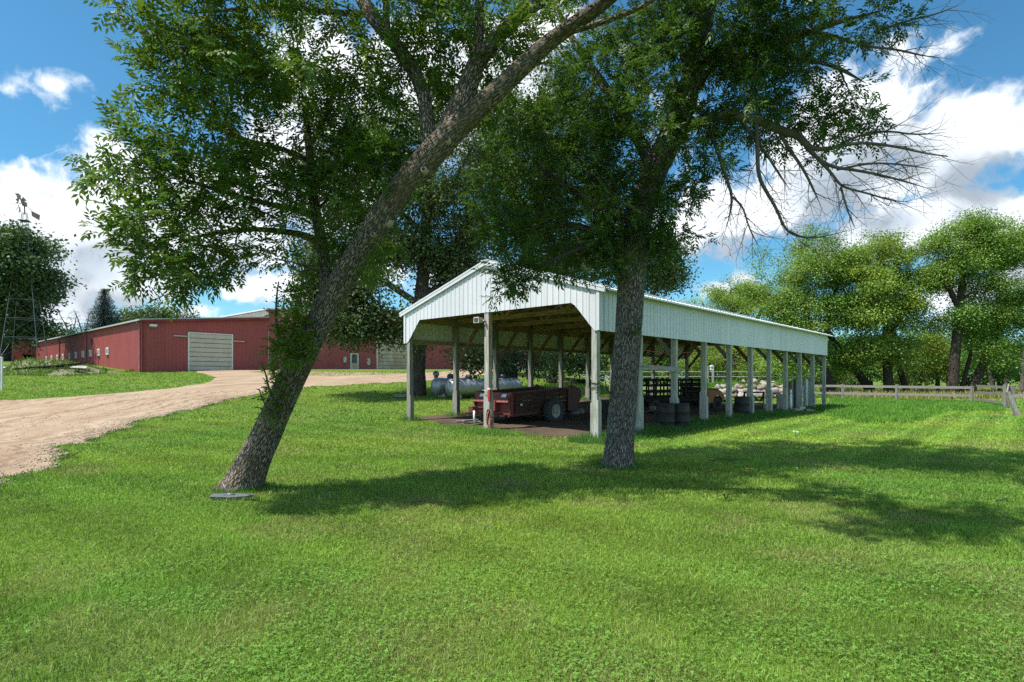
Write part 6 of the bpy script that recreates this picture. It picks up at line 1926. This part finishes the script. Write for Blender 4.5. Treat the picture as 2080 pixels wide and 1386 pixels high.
for k, (px, lab) in enumerate(((165, 'bare dead tree just left of the spruce behind the barn wing'), (140, 'bare dead tree with a leaning fork behind the barn wing'))):
    s = 1 - .15 * k
    far_tree('dead_tree', lab, 'tree', 92, [[(px + 8, 730, 0, 2), (px + 5, 690, 0, 1.5), (px - 2 - 4 * k, 662, 0, 1.1), (px - 10 - 8 * k, 640, 0, .7), (px - 16 - 8 * k, 628, 0, .4)], [(px + 4, 685, 0, 1.2), (px + 12, 660, 0, .9), (px + 16, 636, 0, .5)], [(px + 5, 690, 0, 1), (px - 12, 668, 0, .8), (px - 22, 650, 0, .5)]],
             [(px, 648, 0, 26, 22, 2, 70)], None, 'twig_dark', 0, 0, 0, 330 + k, 'dead trees behind the barn', seg=.4, r_tip=.016, k=6, bare=True)
def spruce():
    D0 = 96
    b = at(212, 768, D0); z0 = 2.6; loc = np.array([b[0], b[1], z0])
    root = thing('spruce_tree', 'dark blue green pointed spruce behind the low barn wing', 'tree', loc)
    zt = EYE + (HZ - 587) / FPX * D0
    mb = MB(); mb.tube([(b[0], b[1], z0 - .2), (b[0], b[1], (z0 + zt) / 2), (b[0], b[1], zt)], [.3, .18, .02], 8); mb.build('trunk', M['oak_bark'], root, loc)
    rs = np.random.RandomState(5); T = []; Dr = []
    H_ = zt - z0
    lv = 0
    z = z0 + 1.2
    while z < zt - .15:
        f = (zt - z) / H_
        r = 6.6 * f ** .88 + .08
        n = int(9 + 8 * f)
        a0 = rs.uniform(0, 6)
        for k in range(n):
            a = a0 + k * 2 * np.pi / n + rs.uniform(-.15, .15); rr_ = r * rs.uniform(.72, 1.08)
            for s_ in np.linspace(.15, 1, max(2, int(rr_ / .28))):
                T.append((b[0] + math.cos(a) * rr_ * s_, b[1] + math.sin(a) * rr_ * s_, z - .30 * rr_ * s_ + .16 * rr_ * s_ * s_))
        z += .30 + .34 * f
    V, L, S, C = cluster_leaves(np.array(T), 6, 12, .17, .085, flat=.5, elong=3.2)
    raw_mesh('crown', V, L, S, M['spruce_leaf'], root, C, loc=loc)
spruce()
for k, (x, y, rx, ry, D0, lab) in enumerate(((285, 640, 30, 14, 112, 'distant dark tree right beside the spruce above the barn roof'), (330, 638, 38, 16, 116, 'distant dark tree right above the barn wing roof'), (372, 650, 26, 10, 120, 'lowest distant crown at the right end of the barn roofline'), (258, 652, 18, 10, 118, 'small distant crown touching the spruce'))):
    far_tree('distant_tree', lab, 'tree', D0, [[(x, 735, 0, 6), (x, 690, 0, 4), (x, y + 6, 0, 2)]], [(x, y + 6, 0, rx, ry + 4, 3, 34), (x, y + 30, 0, rx * 1.2, 20, 3, 26)], 'oak_leaf', 'oak_bark', 70, .75, .3, 350 + 3 * k, 'distant trees behind the barn', tint=(.85, 1.0, 1.05), seg=.6, r_tip=.03, k=6)

# hedgerow far beyond the meadow: copies of three trees
def hedgerow():
    rs = np.random.RandomState(9)
    protos = []
    for k in range(3):
        px = 1500
        D0 = 100
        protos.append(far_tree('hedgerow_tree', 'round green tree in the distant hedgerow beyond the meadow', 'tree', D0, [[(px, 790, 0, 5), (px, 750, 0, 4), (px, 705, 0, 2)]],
                      [(px, 715 - 8 * k, 0, 45, 32, 4, 46), (px - 20 + 20 * k, 755, 0, 55, 28, 4.5, 36)], 'elder_leaf', 'elder_bark', 60, .75, .32, 400 + 9 * k, 'trees in the distant hedgerow', tint=(.5, .62, .66), seg=.7, r_tip=.03, k=6))  # dark tint paints the shade behind the nearer trunks into the leaves
    x0 = at(1500, 768, 100)[0]
    spots = []
    for px in range(1080, 2500, 44):
        D0 = rs.uniform(96, 125)
        spots.append((at(px + rs.uniform(-16, 16), 768, D0)[0], D0, rs.uniform(.75, 1.15)))
    for px in range(-420, 60, 60):
        D0 = rs.uniform(125, 150)
        spots.append((at(px, 768, D0)[0], D0, rs.uniform(.8, 1.1)))
    for k, (x, y, s) in enumerate(spots):
        o = protos[k] if k < 3 else copy_tree(protos[k % 3])
        o.location = (x, y, float(gz(x, y)) - .1); o.rotation_euler = (0, 0, rs.uniform(0, 6.28)); o.scale = (s, s, s * rs.uniform(.85, 1.1))
hedgerow()

# ------------------------------------------------------------------ grass
def lawn_tint(x, y, rs):
    n = len(x)
    big = vnoise(x * .35, y * .35, 1); mid = vnoise(x * 1.3, y * 1.3, 2); sm = vnoise(x * 4.1, y * 4.1, 3)
    dry = np.clip((vnoise(x * .8 + 9, y * .8, 4) * .6 + vnoise(x * 2.3, y * 2.3, 5) * .4 - .565) * 5, 0, 1)
    lx, ly = w2s(x, y)
    stripe = np.tanh(2.2 * np.sin(lx * 2 * np.pi / 1.15))
    sw = np.clip((x - 1.5) / 3, 0, 1) * np.clip((y - 9) / 4, 0, 1)
    st2 = np.sin((x * .55 + y * .83) * 2 * np.pi / 1.5)
    b = 1 + .30 * (big - .5) + .26 * (mid - .5) + .26 * (sm - .5) + .15 * stripe * sw * (.4 + 1.2 * vnoise(x * .5, y * .5, 8)) + .22 * sw + .13 * st2 * (1 - sw)
    c = np.stack([.196 * b * (1 + .5 * (big - .5)), .308 * b, .050 * b], 1)
    c = c * (1 - .45 * dry[:, None]) + np.array([.36, .34, .13]) * .45 * dry[:, None]
    c = c * rs.uniform(.66, 1.4, (n, 1))
    dead = rs.uniform(size=n) < .022 + .10 * dry
    c[dead] = np.array([.36, .32, .17]) * rs.uniform(.6, 1.1, (dead.sum(), 1))
    return c


def blades(x, y, h, w, rs, tint, lean=.85):
    n = len(x)
    z = gz(x, y)
    a = rs.uniform(0, 2 * np.pi, n); la = rs.uniform(0, 2 * np.pi, n); lm = np.abs(rs.normal(0, lean, n)) * h
    b = np.stack([x, y, z - .004], 1)
    s = np.stack([np.cos(a), np.sin(a), np.zeros(n)], 1) * (w / 2)[:, None]
    l = np.stack([np.cos(la), np.sin(la), np.zeros(n)], 1)
    mid = b + l * (lm * .35)[:, None]; mid[:, 2] += h * .58
    tip = b + l * lm[:, None]; tip[:, 2] += h * np.clip(1.0 - .30 * lm / h, .5, 1)
    V = np.stack([b - s, b + s, mid + s * .8, mid - s * .8, tip], 1).reshape(-1, 3)
    o = np.arange(n)[:, None] * 5
    loops = (o + np.array([[0, 1, 2, 3, 3, 2, 4]])).ravel()
    starts = (np.arange(n)[:, None] * 7 + np.array([[0, 4]])).ravel()
    return V, loops, starts, np.repeat(tint, 5, 0)


def clover(x, y, h, s, rs, tint):
    """three round leaflets on a short stalk"""
    n = len(x); z = gz(x, y)
    c = np.stack([x, y, z + h], 1)
    Vs = []
    a0 = rs.uniform(0, 6.28, n)
    t = rs.normal(0, .25, (n, 2))
    for k in range(3):
        a = a0 + k * 2.094
        d = np.stack([np.cos(a), np.sin(a), t[:, 0] * np.cos(a) + t[:, 1] * np.sin(a)], 1)
        e = np.stack([-np.sin(a), np.cos(a), -t[:, 0] * np.sin(a) + t[:, 1] * np.cos(a)], 1)
        S = s[:, None]
        Vs.append(np.stack([c, c + d * S * .55 + e * S * .42, c + d * S * 1.0 + e * S * .2, c + d * S * 1.0 - e * S * .2, c + d * S * .55 - e * S * .42], 1))
    V = np.stack(Vs, 1).reshape(-1, 3)
    m = n * 3
    return V, np.arange(m * 5), np.arange(m) * 5, np.repeat(tint, 15, 0)


def keep_lawn(x, y, soft=True):
    k = ~inpoly(x, y, DRIVE_POLY)
    k &= ~inpoly(x, y, DIRT_POLY)
    return k


def make_grass():
    rs = np.random.RandomState(77)
    parts = []
    def ring(y0, y1, dens, xa=.98, xb=4.0, h=.05, w=.006):
        # strips of the visible ground, a little wider than the view
        area = (y1 - y0) * ((y0 + y1) * xa + 2 * xb)
        n = int(area * dens)
        y = np.sqrt(rs.uniform(y0 ** 2, y1 ** 2, n)) if y0 > 2 else rs.uniform(y0, y1, n)
        x = rs.uniform(-1, 1, n) * (y * xa + xb)
        k = keep_lawn(x, y)
        x, y = x[k], y[k]
        n = len(x)
        hh = h * rs.uniform(.55, 1.35, n) * (.75 + .6 * vnoise(x * 1.1, y * 1.1, 21)); ww = w * rs.uniform(.7, 1.3, n)
        return x, y, hh, ww
    for (y0, y1, dens, h, w) in ((.4, 2.2, 2600, .042, .0060), (2.2, 4.6, 6800, .041, .0048), (4.6, 7.5, 3800, .042, .0068), (7.5, 12, 1500, .05, .011), (12, 20, 520, .052, .018), (20, 34, 130, .06, .034), (34, 52, 40, .075, .06)):
        x, y, hh, ww = ring(y0, y1, dens, h=h, w=w)
        parts.append(blades(x, y, hh, ww, rs, lawn_tint(x, y, rs)))
    # clover patches near the camera and on the left
    for (y0, y1, dens) in ((1.2, 5.0, 2000), (5.0, 9.0, 500)):
        x, y, hh, ww = ring(y0, y1, dens)
        d = vnoise(x * .7 + 4, y * .7, 31) * .6 + vnoise(x * 2.2, y * 2.2, 32) * .4 + .16 * np.clip((3.9 - y) / 1.5, 0, 1)
        k = rs.uniform(size=len(x)) < np.clip((d - .50) * 5, 0, 1)
        x, y = x[k], y[k]; n = len(x)
        c = np.array([.17, .33, .06]) * rs.uniform(.75, 1.35, (n, 1))
        parts.append(clover(x, y, rs.uniform(.025, .055, n), rs.uniform(.006, .0125, n), rs, c))
    # longer grass: along the shed posts, the unmown corner, the drive's edge, tree feet
    def tall(x, y, h, w, base, lean=.45):
        n = len(x)
        c = np.array(base) * rs.uniform(.65, 1.3, (n, 1)) * (1 + .4 * (vnoise(x * 1.2, y * 1.2, 41) - .5))[:, None]
        parts.append(blades(x, y, h, w, rs, c, lean))
    n = 26000
    ly = rs.uniform(-.8, SL + 1.2, n); lx = SW / 2 + rs.uniform(-.5, 1, n) ** 1 * .95
    wx = SO[0] + sx[0] * lx + sdir[0] * ly; wy = SO[1] + sx[1] * lx + sdir[1] * ly
    tall(wx, wy, rs.uniform(.08, .30, n) * (1 - .5 * np.clip((lx - SW / 2) / .95, 0, 1)), rs.uniform(.008, .016, n), (.095, .22, .045))
    for i in range(NB + 1):
        for xx in (-SW / 2 + .05, SW / 2 - .05):
            n = 260
            lx = xx + rs.normal(0, .2, n); ly = i * SBAY + rs.normal(0, .2, n)
            wx = SO[0] + sx[0] * lx + sdir[0] * ly; wy = SO[1] + sx[1] * lx + sdir[1] * ly
            tall(wx, wy, rs.uniform(.06, .3, n), rs.uniform(.008, .016, n), (.11, .24, .045))
    n = 2600; lx = rs.normal(0, 1.0, n) ; ly = -.25 + rs.normal(0, .25, n) - .15
    k = (np.abs(lx) < 2.6); lx, ly = lx[k], ly[k]; n = len(lx)
    wx = SO[0] + sx[0] * lx + sdir[0] * ly; wy = SO[1] + sx[1] * lx + sdir[1] * ly
    tall(wx, wy, rs.uniform(.06, .17, n), rs.uniform(.006, .011, n), (.15, .28, .05))
    poly = [ground_pt(*p) for p in ((1672, 845), (1760, 862), (1850, 862), (1935, 836), (2040, 836), (2040, 818), (1900, 815), (1690, 806))]
    P = np.array(poly); lo, hi = P.min(0), P.max(0)
    n = 60000; x = rs.uniform(lo[0], hi[0], n); y = rs.uniform(lo[1], hi[1], n)
    k = inpoly(x, y, P); x, y = x[k], y[k]; n = len(x)
    tall(x, y, rs.uniform(.10, .26, n), rs.uniform(.02, .035, n), (.15, .31, .05))
    for (px, py, n, sg) in ((497, 996, 1500, .30), (1256, 950, 1500, .26)):
        g = ground_pt(px, py); th = rs.uniform(0, 6.28, n); rr_ = .22 + np.abs(rs.normal(0, .12, n))
        tall(g[0] + np.cos(th) * rr_, g[1] + np.sin(th) * rr_, rs.uniform(.05, .14, n), rs.uniform(.005, .009, n), (.10, .23, .04))
    # ragged tufts along the drive's near edge
    e = near_c[(near_c[:, 1] < 30)]
    n = 16000
    i = rs.randint(0, len(e), n); off = np.abs(rs.normal(0, .28, n)) * rs.choice([-1, 1], n)
    x = e[i, 0] + off * .6 + rs.normal(0, .1, n); y = e[i, 1] - off + rs.normal(0, .1, n)
    k = vnoise(x * 3.3, y * 3.3, 51) > .48; x, y = x[k], y[k]; n = len(x)
    tall(x, y, rs.uniform(.025, .08, n), rs.uniform(.008, .016, n), (.12, .20, .045))
    # meadow beyond the fence: tall seeding grass, straw coloured
    n = 26000; y = rs.uniform(43.5, 75, n); x = rs.uniform(.55, 1.05, n) * y
    k = ~((x > BANK[0].min() - 1) & (x < BANK[0].max() + 1) & (y < 51)); x, y = x[k], y[k]; n = len(x)
    st = vnoise(x * .22, y * .22, 61)
    tall(x, y, rs.uniform(.35, .8, n), rs.uniform(.05, .09, n), (.33, .30, .11))
    # bank top
    n = 9000; ii = rs.randint(0, BANK[0].shape[0], n); jj = rs.randint(0, BANK[0].shape[1], n)
    x = BANK[0][ii, jj] + rs.uniform(-.1, .1, n); y = BANK[1][ii, jj] + rs.uniform(-.1, .1, n); z = BANK[2][ii, jj]
    c = np.array([.11, .24, .035]) * rs.uniform(.7, 1.3, (n, 1))
    v, l, s_, cc = blades(x, y, rs.uniform(.12, .35, n), rs.uniform(.03, .05, n), rs, c, .5)
    v[:, 2] += np.repeat(z - gz(x, y), 5); parts.append((v, l, s_, cc))
    n = 7000; ii = rs.randint(0, RUB[0].shape[0], n); jj = rs.randint(0, RUB[0].shape[1], n)
    x = RUB[0][ii, jj] + rs.uniform(-.2, .2, n); y = RUB[1][ii, jj] + rs.uniform(-.2, .2, n); z = RUB[2][ii, jj]
    k = vnoise(x * .9, y * .9, 71) > .40; x, y, z = x[k], y[k], z[k]; n = len(x)
    c = np.array([.14, .24, .045]) * rs.uniform(.6, 1.3, (n, 1))
    v, l, s_, cc = blades(x, y, rs.uniform(.1, .4, n), rs.uniform(.05, .09, n), rs, c, .6)
    v[:, 2] += np.repeat(z, 5); parts.append((v, l, s_, cc))
    V, L, S, C = join_raw(parts)
    o = raw_mesh('grass', V, L, S, M['grass_blade'], None, C)
    tag(o, 'mown green lawn grass with clover, rough along the posts', 'grass', None, 'stuff')
    print('grass verts', len(V))
make_grass()


def loose_stones():
    rs = np.random.RandomState(15)
    e = near_c[near_c[:, 1] < 32]
    n = 5200
    i = rs.randint(0, len(e), n)
    c = e[i] + rs.normal(0, .45, (n, 2)) + np.array([-.25, .1])
    far = rs.uniform(size=n) < .35
    c[far] += np.array([-1, .45]) * rs.uniform(0, 6, (far.sum(), 1))
    c = c[inpoly(c[:, 0], c[:, 1], DRIVE_POLY)]; n = len(c)
    z = gz(c[:, 0], c[:, 1]) + .022
    r = .006 + .022 * rs.uniform(size=n) ** 3 + .0006 * np.maximum(c[:, 1], 0)
    base = np.array([[1, 0, 0], [0, 1, 0], [-1, 0, 0], [0, -1, 0], [0, 0, .8], [0, 0, -.5]], float)
    P = base[None] * rs.uniform(.7, 1.3, (n, 6, 1)) * r[:, None, None]
    a = rs.uniform(0, 6.28, n); ca, sa = np.cos(a)[:, None], np.sin(a)[:, None]
    P = np.stack([P[..., 0] * ca - P[..., 1] * sa, P[..., 0] * sa + P[..., 1] * ca, P[..., 2]], -1)
    V = (P + np.stack([c[:, 0], c[:, 1], z], 1)[:, None, :]).reshape(-1, 3)
    F = np.array([[0, 1, 4], [1, 2, 4], [2, 3, 4], [3, 0, 4], [1, 0, 5], [2, 1, 5], [3, 2, 5], [0, 3, 5]])
    loops = (np.arange(n)[:, None, None] * 6 + F[None]).ravel()
    o = raw_mesh('gravel', V, loops, np.arange(n * 8) * 3, M['gravel_stone'])
    tag(o, 'loose pale stones scattered along the drive verge', 'gravel', None, 'stuff')
loose_stones()
